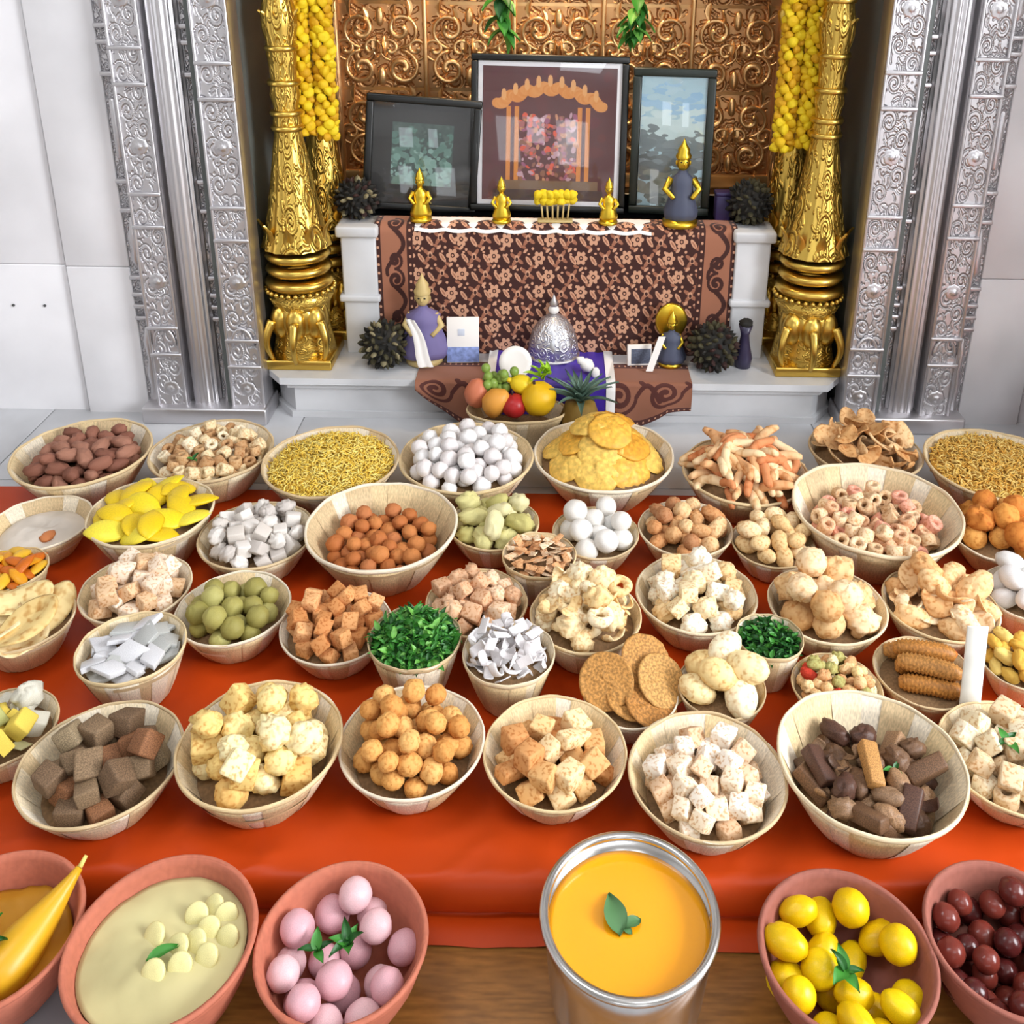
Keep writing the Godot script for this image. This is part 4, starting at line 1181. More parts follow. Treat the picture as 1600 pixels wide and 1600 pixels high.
func sprig(p: Vector3, n: int, size: float, label: String, q: RandomNumberGenerator, flat := 0.3) -> void:
	var root := thing("mint_sprig", p, label, "leaf")
	for k in n:
		part(root, "leaf", shp["leaf"][k % 2], mats[["herb_mid", "herb_dark"][k % 2]], xf(Vector3(0, 0.001 * k, 0), Vector3(-q.randf_range(0.0, flat), k * TAU / n + q.randf() * 0.8, 0), Vector3.ONE * size * q.randf_range(0.75, 1.1)))

# x, z, rim radius, height of every basket on the step
const SPOT := {
	"A1": [-1.158, -2.093, 0.160, 0.100],
	"A2": [-0.847, -2.115, 0.147, 0.097],
	"A3": [-0.540, -2.068, 0.162, 0.101],
	"A4": [-0.213, -2.096, 0.163, 0.100],
	"A5": [0.126, -2.112, 0.171, 0.103],
	"A6": [0.467, -2.061, 0.150, 0.094],
	"A7": [0.794, -2.172, 0.139, 0.090],
	"A8": [0.727, -1.871, 0.183, 0.120],
	"A9": [1.092, -2.093, 0.168, 0.102],
	"B1": [-1.141, -1.841, 0.107, 0.070],
	"B2": [-0.889, -1.840, 0.132, 0.105],
	"B3": [-0.644, -1.795, 0.122, 0.081],
	"B4": [-0.370, -1.795, 0.162, 0.110],
	"B5": [-0.131, -1.858, 0.101, 0.075],
	"B6": [-0.026, -1.717, 0.077, 0.095],
	"B7": [0.097, -1.832, 0.095, 0.072],
	"B8": [0.299, -1.850, 0.104, 0.074],
	"B9": [0.488, -1.814, 0.090, 0.065],
	"B10": [1.005, -1.848, 0.109, 0.070],
	"C0": [-1.112, -1.665, 0.071, 0.080],
	"C1": [-1.018, -1.525, 0.095, 0.075],
	"C2": [-0.836, -1.619, 0.106, 0.076],
	"C3": [-0.762, -1.425, 0.094, 0.100],
	"C4": [-0.621, -1.563, 0.108, 0.078],
	"C5": [-0.412, -1.524, 0.105, 0.070],
	"C6": [-0.249, -1.447, 0.084, 0.110],
	"C7": [-0.147, -1.592, 0.100, 0.075],
	"C8": [-0.075, -1.424, 0.083, 0.100],
	"C9": [0.068, -1.548, 0.107, 0.085],
	"C10": [0.292, -1.619, 0.120, 0.083],
	"C11": [0.411, -1.481, 0.062, 0.095],
	"C12": [0.550, -1.594, 0.115, 0.080],
	"C13": [0.780, -1.606, 0.111, 0.075],
	"C14": [0.977, -1.648, 0.089, 0.070],
	"C15": [0.144, -1.371, 0.084, 0.065],
	"C16": [0.306, -1.376, 0.077, 0.075],
	"C17": [0.519, -1.398, 0.080, 0.060],
	"C18": [0.688, -1.430, 0.090, 0.065],
	"C19": [0.878, -1.461, 0.069, 0.060],
	"D0": [-0.922, -1.271, 0.088, 0.066],
	"D1": [-0.717, -1.193, 0.124, 0.080],
	"D2": [-0.469, -1.221, 0.130, 0.095],
	"D3": [-0.226, -1.244, 0.118, 0.080],
	"D4": [0.010, -1.228, 0.116, 0.078],
	"D5": [0.253, -1.183, 0.124, 0.083],
	"D6": [0.514, -1.193, 0.145, 0.105],
	"D7": [0.769, -1.236, 0.119, 0.070],
}

func C(r: int, g: int, b: int) -> Color:
	return Color(r / 255.0, g / 255.0, b / 255.0)

# one basket with one heap of loose pieces
func offer(key: String, basket_label: String, o: Dictionary) -> void:
	var s: Array = SPOT[key]
	var lv: float = o.get("lv", 0.72)
	var dome: float = o.get("dome", 0.01)
	var y0 := TOP + 0.004
	basket_node(Vector3(s[0], y0, s[1]), s[2], s[3], basket_label, hash(key) % 97, 1.0, lv, dome)
	if not o.has("k"): return
	var lin: float = s[2] * (prof(lv) - 0.05)
	o["c"] = Vector3(s[0], y0, s[1])
	o["R"] = lin + float(o.get("spill", 0.0))
	o["y"] = s[3] * lv
	o["dome"] = dome
	o["m"] = o.col.map(func(c): return food(c, o.get("rough", 0.75), o.get("speck", "speck"), o.get("relief", 0.12)))
	o["group"] = o.get("grp", basket_label + " contents")
	heap(o)

# fine loose food that nobody could count: strands or chopped leaves over a mound
func loose(key: String, basket_label: String, called: String, label: String, cat: String, mound: Color, kind: String, cols: Array, n: int, size: float, lv: float, dome: float) -> void:
	var s: Array = SPOT[key]
	var y0 := TOP + 0.004
	basket_node(Vector3(s[0], y0, s[1]), s[2], s[3], basket_label, hash(key) % 97, 1.0, lv, dome * 0.5)
	var q := RandomNumberGenerator.new()
	q.seed = hash(key)
	var root := thing(called, Vector3(s[0], y0, s[1]), label, cat)
	root.set_meta("kind", "stuff")
	var rl: float = s[2] * (prof(lv) - 0.045)
	var yb: float = s[3] * lv
	var nz := FastNoiseLite.new()
	nz.frequency = 30.0
	part(root, "mound", surf(40, 12, func(u: float, v: float) -> Vector3:
		var an := TAU * (u if u < 1.0 else 0.0)
		var p := Vector3(cos(an) * rl * v, 0, sin(an) * rl * v)
		p.y = yb + dome * (1.0 - v * v) + nz.get_noise_2d(p.x, p.z) * 0.006 * (1.0 - v)
		return p, true), food(mound, 0.8, "toast"))
	for k in cols.size():
		var mm := MultiMesh.new()
		mm.transform_format = MultiMesh.TRANSFORM_3D
		mm.mesh = shp[kind][k % shp[kind].size()]
		mm.instance_count = n / cols.size()
		for i in mm.instance_count:
			var r := sqrt(q.randf()) * rl
			var an := q.randf() * TAU
			var p := Vector3(cos(an) * r, yb + dome * (1.0 - r * r / rl / rl) + q.randf_range(0.0, size * 0.8), sin(an) * r)
			mm.set_instance_transform(i, Transform3D(Basis.from_euler(Vector3(q.randf_range(-0.9, 0.9), q.randf() * TAU, q.randf_range(-0.9, 0.9))).scaled(Vector3.ONE * size * q.randf_range(0.7, 1.2)), p))
		var mi := MultiMeshInstance3D.new()
		mi.name = "shreds"
		mi.multimesh = mm
		mi.material_override = cols[k]
		root.add_child(mi, true)

func baskets() -> void:
	var q := RandomNumberGenerator.new()
	q.seed = 5
	# ---- rear row on bare marble
	offer("A1", "bamboo basket of brown sugared nuggets by the white wall", {"k": "nugget", "col": [C(158, 104, 84), C(138, 88, 70), C(172, 120, 98)], "layers": 1.5, "s": 0.020, "lv": 0.5, "dome": 0.02, "tone": ["brown", "dark brown", "light brown"], "name": "brown_nugget", "label": "{c} sugared nugget in the basket by the white wall", "cat": "sweet"})
	offer("A2", "bamboo basket of cream ring pasta puffs by the silver post", {"k": "tube", "col": [C(236, 214, 172), C(205, 166, 120), C(190, 148, 104), C(240, 226, 196)], "layers": 1.5, "s": 0.0155, "lv": 0.62, "dome": 0.022, "tilt": 1.6, "vy": 0.8, "tone": ["cream", "tan", "brownish", "whitish"], "speck": "baked", "name": "ring_puff", "label": "small {c} ring puff in the basket by the silver post", "cat": "snack"})
	loose("A3", "bamboo basket heaped with bright yellow noodle crumbs", "yellow_noodle_crumbs", "heap of bright yellow fried noodle crumbs in a basket", "snack", C(240, 200, 88), "shred", [food(C(255, 220, 100)), food(C(246, 204, 76)), food(C(255, 232, 132))], 2400, 0.0095, 0.86, 0.028)
	offer("A4", "bamboo basket of powdery white balls behind the orange cloth", {"k": "ball", "col": [C(250, 246, 244), C(240, 232, 230)], "layers": 1.5, "s": 0.0205, "lv": 0.68, "dome": 0.022, "name": "white_sugar_ball", "label": "powdery white sugar ball in the rear basket", "cat": "sweet"})
	offer("A5", "bamboo basket heaped with golden puffed puri breads", {"lv": 0.8, "dome": 0.04})
	puris(q)
	offer("A6", "bamboo basket heaped with long pale fried sticks", {"k": "stick", "col": [C(232, 190, 142), C(222, 168, 118), C(240, 210, 166), C(214, 140, 92)], "layers": 1.5, "s": 0.020, "grow": 2.6, "vy": 0.45, "gap": 0.75, "tilt": 0.5, "lv": 0.7, "dome": 0.085, "asp": Vector3(1.0, 1.4, 1.4), "speck": "baked", "tone": ["tan", "brownish", "pale cream", "reddish"], "name": "fried_stick", "label": "long {c} fried stick in the heaped rear basket", "cat": "snack"})
	offer("A7", "bamboo basket heaped with tan curled chips before the silver post", {"k": ["curl", "chip"], "col": [C(226, 180, 126), C(210, 160, 104), C(236, 200, 150)], "layers": 1.7, "s": 0.026, "grow": 1.15, "vy": 0.5, "gap": 0.8, "tilt": 1.2, "lv": 0.75, "dome": 0.065, "speck": "baked", "form": {"curl": "curled", "chip": "wavy round"}, "name": "curled_chip", "label": "tan {k} chip heaped before the silver post", "cat": "snack"})
	offer("A8", "large deep bamboo basket partly filled with pinkish ring biscuits", {"k": "tube", "col": [C(224, 178, 140), C(232, 168, 144), C(214, 180, 140), C(236, 206, 168)], "layers": 1.5, "s": 0.0175, "lv": 0.4, "dome": 0.015, "tilt": 1.4, "vy": 0.8, "tone": ["tan", "pinkish", "beige", "cream"], "speck": "baked", "name": "ring_biscuit", "label": "{c} ring biscuit in the large deep basket", "cat": "biscuit"})
	loose("A9", "bamboo basket heaped with golden noodle crumbs by the grey wall", "golden_noodle_crumbs", "heap of golden orange noodle crumbs by the grey wall", "snack", C(226, 170, 74), "shred", [food(C(246, 200, 100)), food(C(236, 178, 76)), food(C(250, 214, 126))], 2000, 0.011, 0.86, 0.022)
	# ---- second row
	offer("B1", "shallow bamboo basket holding a white semolina pudding", {"lv": 0.6})
	mound("B1", 0.6, 0.016, "semolina_pudding", "white semolina pudding with an orange dab in a shallow basket", food(C(228, 216, 202), 0.6), food(C(226, 140, 84), 0.6))
	offer("B2", "tall bamboo basket of bright yellow mango slices", {"lv": 0.84, "dome": 0.012, "k": "slice", "asp": Vector3(1.0, 1.0, 1.45), "col": [C(250, 222, 40), C(244, 206, 30), C(252, 230, 70)], "layers": 0.9, "s": 0.03, "grow": 1.4, "vy": 0.5, "gap": 0.72, "tilt": 0.5, "rough": 0.4, "name": "mango_slice", "label": "bright yellow mango slice in the tall basket", "cat": "fruit"})
	offer("B3", "bamboo basket of white coconut chunks next to the mango slices", {"k": ["chunk", "cube"], "col": [C(240, 232, 224), C(226, 216, 206), C(214, 204, 196)], "layers": 1.5, "s": 0.0185, "lv": 0.68, "dome": 0.012, "tilt": 1.2, "form": {"chunk": "lump", "cube": "cube"}, "name": "coconut_chunk", "label": "white coconut {k} in the basket next to mango slices", "cat": "sweet"})
	offer("B4", "wide deep bamboo basket with small orange brown laddus at the bottom", {"k": "crumbly", "col": [C(208, 132, 72), C(190, 112, 58), C(200, 124, 74)], "layers": 1.4, "s": 0.0185, "lv": 0.34, "dome": 0.012, "name": "small_laddu", "label": "small orange brown laddu in the wide deep basket", "cat": "sweet"})
	offer("B5", "bamboo basket of greenish cream pistachio chunks", {"k": ["chunk", "nugget"], "col": [C(216, 206, 140), C(200, 190, 118), C(232, 222, 170)], "layers": 1.5, "s": 0.023, "lv": 0.7, "dome": 0.015, "tilt": 1.0, "form": {"chunk": "lump", "nugget": "oval"}, "name": "pistachio_chunk", "label": "greenish cream pistachio {k} in a basket", "cat": "sweet"})
	offer("B6", "small tall bamboo cup of peach coloured flakes", {"k": "flake", "col": [C(234, 198, 160), C(222, 170, 122), C(240, 216, 184)], "layers": 2.2, "s": 0.013, "grow": 1.2, "vy": 0.4, "lv": 0.86, "dome": 0.006, "tilt": 0.7, "speck": "baked", "name": "peach_flake", "label": "peach coloured flake in the small tall cup", "cat": "snack"})
	offer("B7", "bamboo basket of large smooth white balls", {"k": "smooth", "col": [C(250, 246, 240), C(240, 234, 226)], "layers": 1.5, "s": 0.026, "lv": 0.6, "dome": 0.01, "rough": 0.45, "name": "white_milk_ball", "label": "large smooth white milk ball in a basket", "cat": "sweet"})
	offer("B8", "bamboo basket of mixed brown nuts and biscuits", {"k": ["ball", "nugget", "crumbly"], "col": [C(206, 158, 108), C(176, 124, 84), C(226, 190, 142), C(196, 140, 90)], "layers": 1.5, "s": 0.0195, "lv": 0.66, "dome": 0.012, "form": {"ball": "ball", "nugget": "oval", "crumbly": "rough ball"}, "tone": ["tan", "dark brown", "pale", "brown"], "speck": "baked", "name": "brown_biscuit_ball", "label": "{c} biscuit {k} in a basket", "cat": "biscuit"})
	offer("B9", "small bamboo basket of pale oblong cashew pieces", {"k": "egg", "col": [C(232, 202, 150), C(222, 186, 132), C(240, 214, 170)], "layers": 1.5, "s": 0.0195, "lv": 0.75, "dome": 0.018, "tilt": 0.9, "speck": "baked", "name": "pale_cashew_piece", "label": "pale oblong cashew piece in a small basket", "cat": "nut"})
	offer("B10", "bamboo basket of orange brown fritters beneath golden noodle crumbs", {"k": ["chunk", "ball"], "col": [C(220, 150, 70), C(204, 126, 52), C(232, 170, 90)], "layers": 1.7, "s": 0.028, "lv": 0.7, "dome": 0.03, "speck": "baked", "form": {"chunk": "lump", "ball": "ball"}, "tone": ["orange brown", "dark orange", "light orange"], "name": "orange_fritter", "label": "{c} fritter {k} in a basket", "cat": "snack"})
	# ---- third row
	offer("C0", "small bamboo basket of orange pickle strips", {"k": "slice", "col": [C(238, 160, 30), C(214, 110, 24), C(246, 190, 50)], "layers": 1.5, "s": 0.017, "grow": 1.6, "vy": 0.5, "gap": 0.75, "lv": 0.8, "dome": 0.012, "rough": 0.4, "name": "pickle_strip", "label": "shiny orange pickle strip in a small basket", "cat": "pickle"})
	offer("C1", "bamboo basket of large flat cream crisps", {"k": "chip", "col": [C(238, 214, 154), C(230, 200, 134), C(244, 224, 174)], "layers": 1.6, "s": 0.05, "vy": 0.24, "gap": 0.7, "tilt": 0.3, "lv": 0.74, "dome": 0.01, "speck": "baked", "name": "flat_crisp", "label": "large flat cream crisp in a basket", "cat": "snack"})
	offer("C2", "bamboo basket of cream white fudge cubes", {"k": "cube", "col": [C(244, 226, 204), C(236, 214, 190), C(226, 190, 150)], "layers": 1.5, "s": 0.020, "lv": 0.62, "dome": 0.02, "tilt": 0.8, "tone": ["cream white", "pale cream", "tan"], "speck": "baked", "name": "cream_fudge_cube", "label": "{c} fudge cube in a basket", "cat": "sweet"})
	offer("C3", "small bamboo cup of silver leafed diamond sweets", {"k": "diamond", "col": [C(214, 212, 214), C(190, 190, 186), C(226, 224, 226)], "layers": 1.6, "s": 0.026, "vy": 0.3, "gap": 0.72, "tilt": 0.5, "lv": 0.78, "dome": 0.01, "rough": 0.3, "name": "silver_diamond_sweet", "label": "flat silver leafed diamond sweet in a small cup", "cat": "sweet"})
	offer("C4", "bamboo basket of olive green balls", {"k": "ball", "col": [C(176, 166, 92), C(160, 150, 80), C(188, 180, 108)], "layers": 1.5, "s": 0.0205, "lv": 0.5, "dome": 0.012, "rough": 0.6, "name": "olive_green_ball", "label": "olive green ball sweet in a basket", "cat": "sweet"})
	offer("C5", "bamboo basket of tan orange fudge cubes", {"k": "cube", "col": [C(216, 156, 100), C(202, 138, 82), C(228, 172, 118)], "layers": 1.5, "s": 0.0175, "lv": 0.75, "dome": 0.022, "tilt": 0.9, "speck": "baked", "tone": ["tan orange", "brown orange", "light orange"], "name": "tan_fudge_cube", "label": "small {c} fudge cube in a basket", "cat": "sweet"})
	loose("C6", "tall bamboo cup heaped with chopped green coriander", "chopped_coriander", "heap of bright chopped coriander in a tall cup", "herb", C(52, 110, 40), "leaf", [mats["herb_mid"], mats["herb_dark"], mats["herb_light"], mats["herb_mid"]], 700, 0.02, 0.88, 0.036)
	offer("C7", "bamboo basket of pinkish beige broken cubes", {"k": ["cube", "chunk"], "col": [C(226, 186, 150), C(214, 170, 134), C(236, 204, 172)], "layers": 1.5, "s": 0.0185, "lv": 0.72, "dome": 0.02, "tilt": 1.0, "speck": "baked", "form": {"cube": "fudge cube", "chunk": "fudge lump"}, "name": "beige_broken_cube", "label": "pinkish beige {k} in a basket", "cat": "sweet"})
	offer("C8", "bamboo cup heaped with white curled shavings", {"k": ["curl", "flake"], "col": [C(250, 246, 246), C(236, 230, 230)], "layers": 2.6, "s": 0.0165, "grow": 1.1, "vy": 0.5, "gap": 0.8, "tilt": 1.4, "lv": 0.84, "dome": 0.018, "form": {"curl": "curled shaving", "flake": "flat shaving"}, "name": "white_shaving", "label": "white {k} in a cup", "cat": "snack"})
	offer("C9", "bamboo basket heaped with pale knobbly dough rings", {"k": ["donut", "chunk", "curl"], "col": [C(246, 222, 174), C(240, 208, 150), C(250, 234, 198)], "layers": 2.3, "s": 0.0245, "vy": 0.6, "gap": 0.82, "tilt": 0.9, "lv": 0.74, "dome": 0.03, "speck": "baked", "form": {"donut": "ring", "chunk": "lump", "curl": "curl"}, "name": "dough_ring", "label": "pale knobbly dough {k} in the heaped basket", "cat": "snack"})
	offer("C10", "bamboo basket of white and cream milk cake pieces", {"k": ["cube", "chunk"], "col": [C(248, 236, 210), C(242, 222, 180), C(250, 244, 226), C(236, 204, 152)], "layers": 1.5, "s": 0.022, "lv": 0.55, "dome": 0.02, "tilt": 0.8, "tone": ["cream", "yellowish", "white", "golden"], "form": {"cube": "cube", "chunk": "lump"}, "speck": "baked", "name": "milk_cake_piece", "label": "{c} milk cake {k} in a basket", "cat": "sweet"})
	loose("C11", "small bamboo cup of dark green chopped herbs", "dark_chopped_herbs", "heap of dark green chopped herbs in the smallest cup", "herb", C(24, 66, 26), "leaf", [mats["herb_dark"], mats["herb_dark"], mats["herb_mid"]], 330, 0.017, 0.82, 0.014)
	offer("C12", "bamboo basket heaped with large rough tan balls", {"k": ["crumbly", "chunk"], "col": [C(228, 190, 138), C(214, 170, 116), C(240, 210, 168)], "layers": 1.7, "s": 0.033, "lv": 0.56, "dome": 0.02, "speck": "baked", "form": {"crumbly": "rough ball", "chunk": "rough lump"}, "tone": ["tan", "brownish tan", "pale tan"], "name": "rough_tan_ball", "label": "large {c} {k} in a heaped basket", "cat": "snack"})
	offer("C13", "bamboo basket heaped with folded tan pastry shells", {"k": ["curl", "chip", "nugget"], "col": [C(236, 196, 144), C(224, 174, 118), C(244, 218, 178)], "layers": 2.0, "s": 0.0265, "grow": 1.1, "vy": 0.5, "gap": 0.8, "tilt": 1.1, "lv": 0.72, "dome": 0.035, "speck": "baked", "form": {"curl": "fold", "chip": "disc", "nugget": "puff"}, "tone": ["tan", "brownish", "pale"], "name": "pastry_shell", "label": "{c} pastry {k} in a heaped basket", "cat": "snack"})
	offer("C14", "bamboo basket of white egg shaped sweets", {"k": "egg", "col": [C(246, 242, 240), C(234, 230, 226)], "layers": 1.5, "s": 0.025, "lv": 0.7, "dome": 0.012, "rough": 0.5, "name": "white_egg_sweet", "label": "white egg shaped sweet in a basket", "cat": "sweet"})
	offer("C15", "small bamboo basket stacked with round brown crackers", {"lv": 0.8})
	crackers(q)
	offer("C16", "small bamboo basket of large cream puffs", {"k": "egg", "col": [C(246, 226, 174), C(240, 212, 150), C(250, 238, 204)], "layers": 1.4, "s": 0.031, "lv": 0.72, "dome": 0.016, "gap": 0.82, "rough": 0.55, "speck": "baked", "name": "cream_puff", "label": "large cream yellow puff in a small basket", "cat": "sweet"})
	offer("C17", "small shallow bamboo basket of mixed nuts and seeds", {"k": ["nugget", "ball", "chunk"], "col": [C(232, 194, 142), C(226, 184, 130), C(214, 164, 114), C(238, 212, 152), C(242, 224, 176), C(234, 200, 150), C(196, 60, 40), C(170, 165, 100)], "layers": 1.5, "s": 0.0115, "lv": 0.8, "dome": 0.012, "tone": ["tan", "tan", "brownish", "pale yellow", "cream", "tan", "red", "olive green"], "speck": "baked", "name": "mixed_nut", "label": "small {c} nut or seed in the shallow basket", "cat": "nut"})
	offer("C18", "bamboo basket of ridged brown pastry rolls", {"lv": 0.66})
	rolls(q)
	offer("C19", "small bamboo basket of yellow roasted nuts", {"k": "nugget", "col": [C(238, 196, 92), C(228, 176, 70), C(244, 212, 120)], "layers": 1.5, "s": 0.0145, "lv": 0.76, "dome": 0.012, "name": "yellow_nut", "label": "yellow roasted nut in a small basket", "cat": "nut"})
	# ---- row at the front edge of the cloth
	offer("D0", "bamboo basket of pale cabbage salad pieces", {"k": ["flake", "cube", "chunk"], "col": [C(206, 200, 150), C(228, 222, 204), C(190, 190, 120), C(240, 210, 90)], "layers": 1.5, "s": 0.021, "vy": 0.6, "tilt": 0.9, "lv": 0.66, "dome": 0.01, "form": {"flake": "shred", "cube": "cube", "chunk": "lump"}, "tone": ["pale green", "white", "green", "yellow"], "name": "salad_piece", "label": "{c} salad {k} in a basket", "cat": "salad"})
	offer("D1", "bamboo basket of dark brown crumbly cake cubes", {"k": "cube", "col": [C(152, 124, 94), C(132, 104, 78), C(166, 144, 112), C(162, 110, 74)], "layers": 1.5, "s": 0.0235, "lv": 0.42, "dome": 0.01, "tilt": 0.7, "speck": "toast", "tone": ["dark brown", "very dark brown", "greyish brown", "reddish brown"], "name": "brown_cake_cube", "label": "{c} crumbly cake cube in a basket", "cat": "cake"})
	offer("D2", "bamboo basket heaped with pale yellow fudge chunks", {"k": ["chunk", "cube", "crumbly"], "col": [C(246, 222, 154), C(240, 206, 130), C(250, 234, 182), C(232, 190, 116)], "layers": 2.0, "s": 0.0245, "lv": 0.5, "dome": 0.016, "tilt": 1.0, "tone": ["pale yellow", "golden yellow", "cream", "tan yellow"], "form": {"chunk": "lump", "cube": "cube", "crumbly": "rounded lump"}, "speck": "baked", "name": "yellow_fudge_chunk", "label": "{c} fudge {k} in a heaped basket", "cat": "sweet"})
	offer("D3", "bamboo basket heaped with round golden brown laddus", {"k": "crumbly", "col": [C(222, 164, 92), C(210, 148, 78), C(228, 176, 106)], "layers": 2.2, "s": 0.0188, "lv": 0.52, "dome": 0.014, "gap": 0.96, "vy": 0.95, "tone": ["golden", "brownish", "light golden"], "speck": "baked", "name": "golden_laddu", "label": "round {c} laddu in the heaped basket", "cat": "sweet"})
	offer("D4", "bamboo basket of tan and cream cake cubes", {"k": ["cube", "cube", "cube", "bar"], "col": [C(230, 190, 134), C(216, 168, 110), C(240, 212, 164), C(206, 148, 92)], "layers": 1.5, "s": 0.0215, "lv": 0.42, "dome": 0.014, "tilt": 0.9, "tone": ["light tan", "tan", "cream", "brown"], "form": {"cube": "cube", "bar": "bar"}, "speck": "baked", "name": "tan_cake_cube", "label": "{c} cake {k} in a basket", "cat": "cake"})
	offer("D5", "bamboo basket of pale pinkish nougat cubes", {"k": "cube", "col": [C(240, 222, 196), C(228, 200, 168), C(214, 180, 146), C(246, 236, 222)], "layers": 1.6, "s": 0.0185, "lv": 0.46, "dome": 0.012, "tilt": 1.0, "tone": ["cream", "beige", "tan", "white"], "speck": "baked", "name": "nougat_cube", "label": "small {c} nougat cube in a basket", "cat": "sweet"})
	offer("D6", "widest front bamboo basket of dark brown mushroom curry", {"k": ["chunk", "curl", "nugget", "bar"], "col": [C(126, 92, 66), C(104, 74, 54), C(150, 116, 86), C(172, 132, 96), C(96, 64, 50)], "layers": 1.6, "s": 0.0205, "vy": 0.7, "gap": 0.85, "tilt": 0.9, "lv": 0.36, "dome": 0.014, "rough": 0.5, "speck": "toast", "form": {"chunk": "lump", "curl": "curl", "nugget": "nugget", "bar": "bar"}, "tone": ["brown", "dark brown", "light brown", "tan", "blackish brown"], "name": "brown_mushroom_piece", "label": "{c} mushroom {k} in the widest basket", "cat": "curry"})
	var d6: Array = SPOT["D6"]
	var bar := part(self, "fried_bread_stick", shp["bar"][0], food(C(206, 150, 86), 0.6, "toast"), xf(Vector3(d6[0], TOP + 0.105, d6[1] + 0.005), Vector3(0.25, PI / 2 - 0.06, 0.1), Vector3(0.026, 0.02, 0.02)))
	tag(bar, "long golden fried bread stick lying on the mushroom curry", "snack")
	sprig(Vector3(d6[0] + 0.035, TOP + 0.098, d6[1] + 0.01), 3, 0.02, "pale green leaf beside the fried bread stick", q)
	offer("D7", "bamboo basket of white tube shaped paneer pieces with mint", {"k": ["tube", "cube", "cube"], "col": [C(240, 228, 200), C(228, 212, 178), C(216, 190, 154)], "layers": 1.5, "s": 0.0205, "lv": 0.6, "dome": 0.014, "tilt": 1.2, "form": {"tube": "tube", "cube": "cube"}, "speck": "baked", "name": "white_tube_piece", "label": "white paneer {k} in a basket", "cat": "sweet"})
	var d7: Array = SPOT["D7"]
	sprig(Vector3(d7[0] - 0.02, TOP + 0.105, d7[1] + 0.0), 4, 0.035, "green mint sprig on the white paneer pieces", q)
	sprig(Vector3(SPOT["A2"][0] - 0.02, TOP + 0.115, SPOT["A2"][1] + 0.07), 3, 0.025, "tiny green sprig on the cream ring puffs", q)
	# white folded wafer standing between the rolls and the paneer
	var wf := part(self, "white_wafer", bend(box(0.036, 0.15, 0.004, 0.0015), func(p: Vector3) -> Vector3: return p + Vector3(0.006 * sin(p.y * 30.0), 0, 0.01 * cos(p.x * 90.0) + p.y * p.y * 0.6)), food(C(248, 246, 238), 0.5), xf(Vector3(0.745, TOP + 0.135, -1.375), Vector3(-0.25, -0.1, 0.05)))
	tag(wf, "tall white curved wafer standing beside the pastry rolls", "wafer")

func mound(key: String, lv: float, dome: float, called: String, label: String, m: Material, dab: Material) -> void:
	var s: Array = SPOT[key]
	var nz := FastNoiseLite.new()
	nz.frequency = 16.0
	var rl: float = s[2] * (prof(lv) - 0.03)
	var yb: float = s[3] * lv
	var root := thing(called, Vector3(s[0], TOP + 0.004, s[1]), label, "pudding")
	part(root, "pudding", surf(40, 12, func(u: float, v: float) -> Vector3:
		var an := TAU * (u if u < 1.0 else 0.0)
		var p := Vector3(cos(an) * rl * v, 0, sin(an) * rl * v)
		p.y = yb + dome * (1.0 - pow(v, 4.0)) + nz.get_noise_2d(p.x, p.z) * 0.008 * (1.0 - v * v)
		return p, true), m)
	part(root, "dab", blob(3, Vector3(0.016, 0.006, 0.02), 0.15), dab, at(0.03, yb + dome * 1.0, 0.03))

func puris(q: RandomNumberGenerator) -> void:
	var s: Array = SPOT["A5"]
	var cols := [food(C(248, 188, 74), 0.5, "blotch"), food(C(240, 170, 58), 0.5, "blotch"), food(C(252, 206, 100), 0.5, "blotch")]
	# ring of leaning breads, then two upper layers
	var put := func(r: float, a: float, y: float, tilt: float, sz: float) -> void:
		var b := Basis(Vector3.UP, -a + PI / 2) * Basis(Vector3.RIGHT, tilt + q.randf_range(-0.15, 0.3)) * Basis(Vector3.UP, q.randf() * TAU)
		var o := part(self, "puri_bread", shp["puri"][q.randi() % 4], cols[q.randi() % 3], Transform3D(b * Basis.from_scale(Vector3.ONE * sz), Vector3(s[0] + cos(a) * r, TOP + y, s[1] + sin(a) * r)))
		tag(o, "golden puffed puri bread in the heaped basket", "bread", "golden puri breads")
	for k in 8: put.call(0.105, k * TAU / 8 + 0.2, 0.118, 0.55, 0.056)
	for k in 5: put.call(0.066, k * TAU / 5 + 0.5, 0.155, 0.5, 0.056)
	for k in 3: put.call(0.035, k * TAU / 3 + 1.2, 0.19, 0.35, 0.055)

func crackers(q: RandomNumberGenerator) -> void:
	var s: Array = SPOT["C15"]
	var cols := [food(C(206, 148, 78), 0.7, "toast"), food(C(192, 132, 66), 0.7, "toast"), food(C(214, 160, 90), 0.7, "toast")]
	var rows := [[-0.045, 0.108, 0.028, 0.8, -0.3], [0.028, 0.108, -0.022, 0.62, 0.45], [0.054, 0.092, 0.008, 0.5, 0.8], [0.0, 0.086, 0.034, 0.36, 0.2], [0.032, 0.078, 0.046, 0.3, 0.5], [-0.012, 0.07, 0.0, 0.2, 0.0]]
	for r in rows:
		var o := part(self, "round_cracker", shp["cracker"][q.randi() % 3], cols[q.randi() % 3], xf(Vector3(s[0] + r[0], TOP + r[1], s[1] + r[2] - 0.012), Vector3(r[3], q.randf() * 0.3, -r[4] * 0.5), Vector3.ONE * 0.049))
		tag(o, "round brown seeded cracker in the stacked basket", "cracker", "round brown crackers")

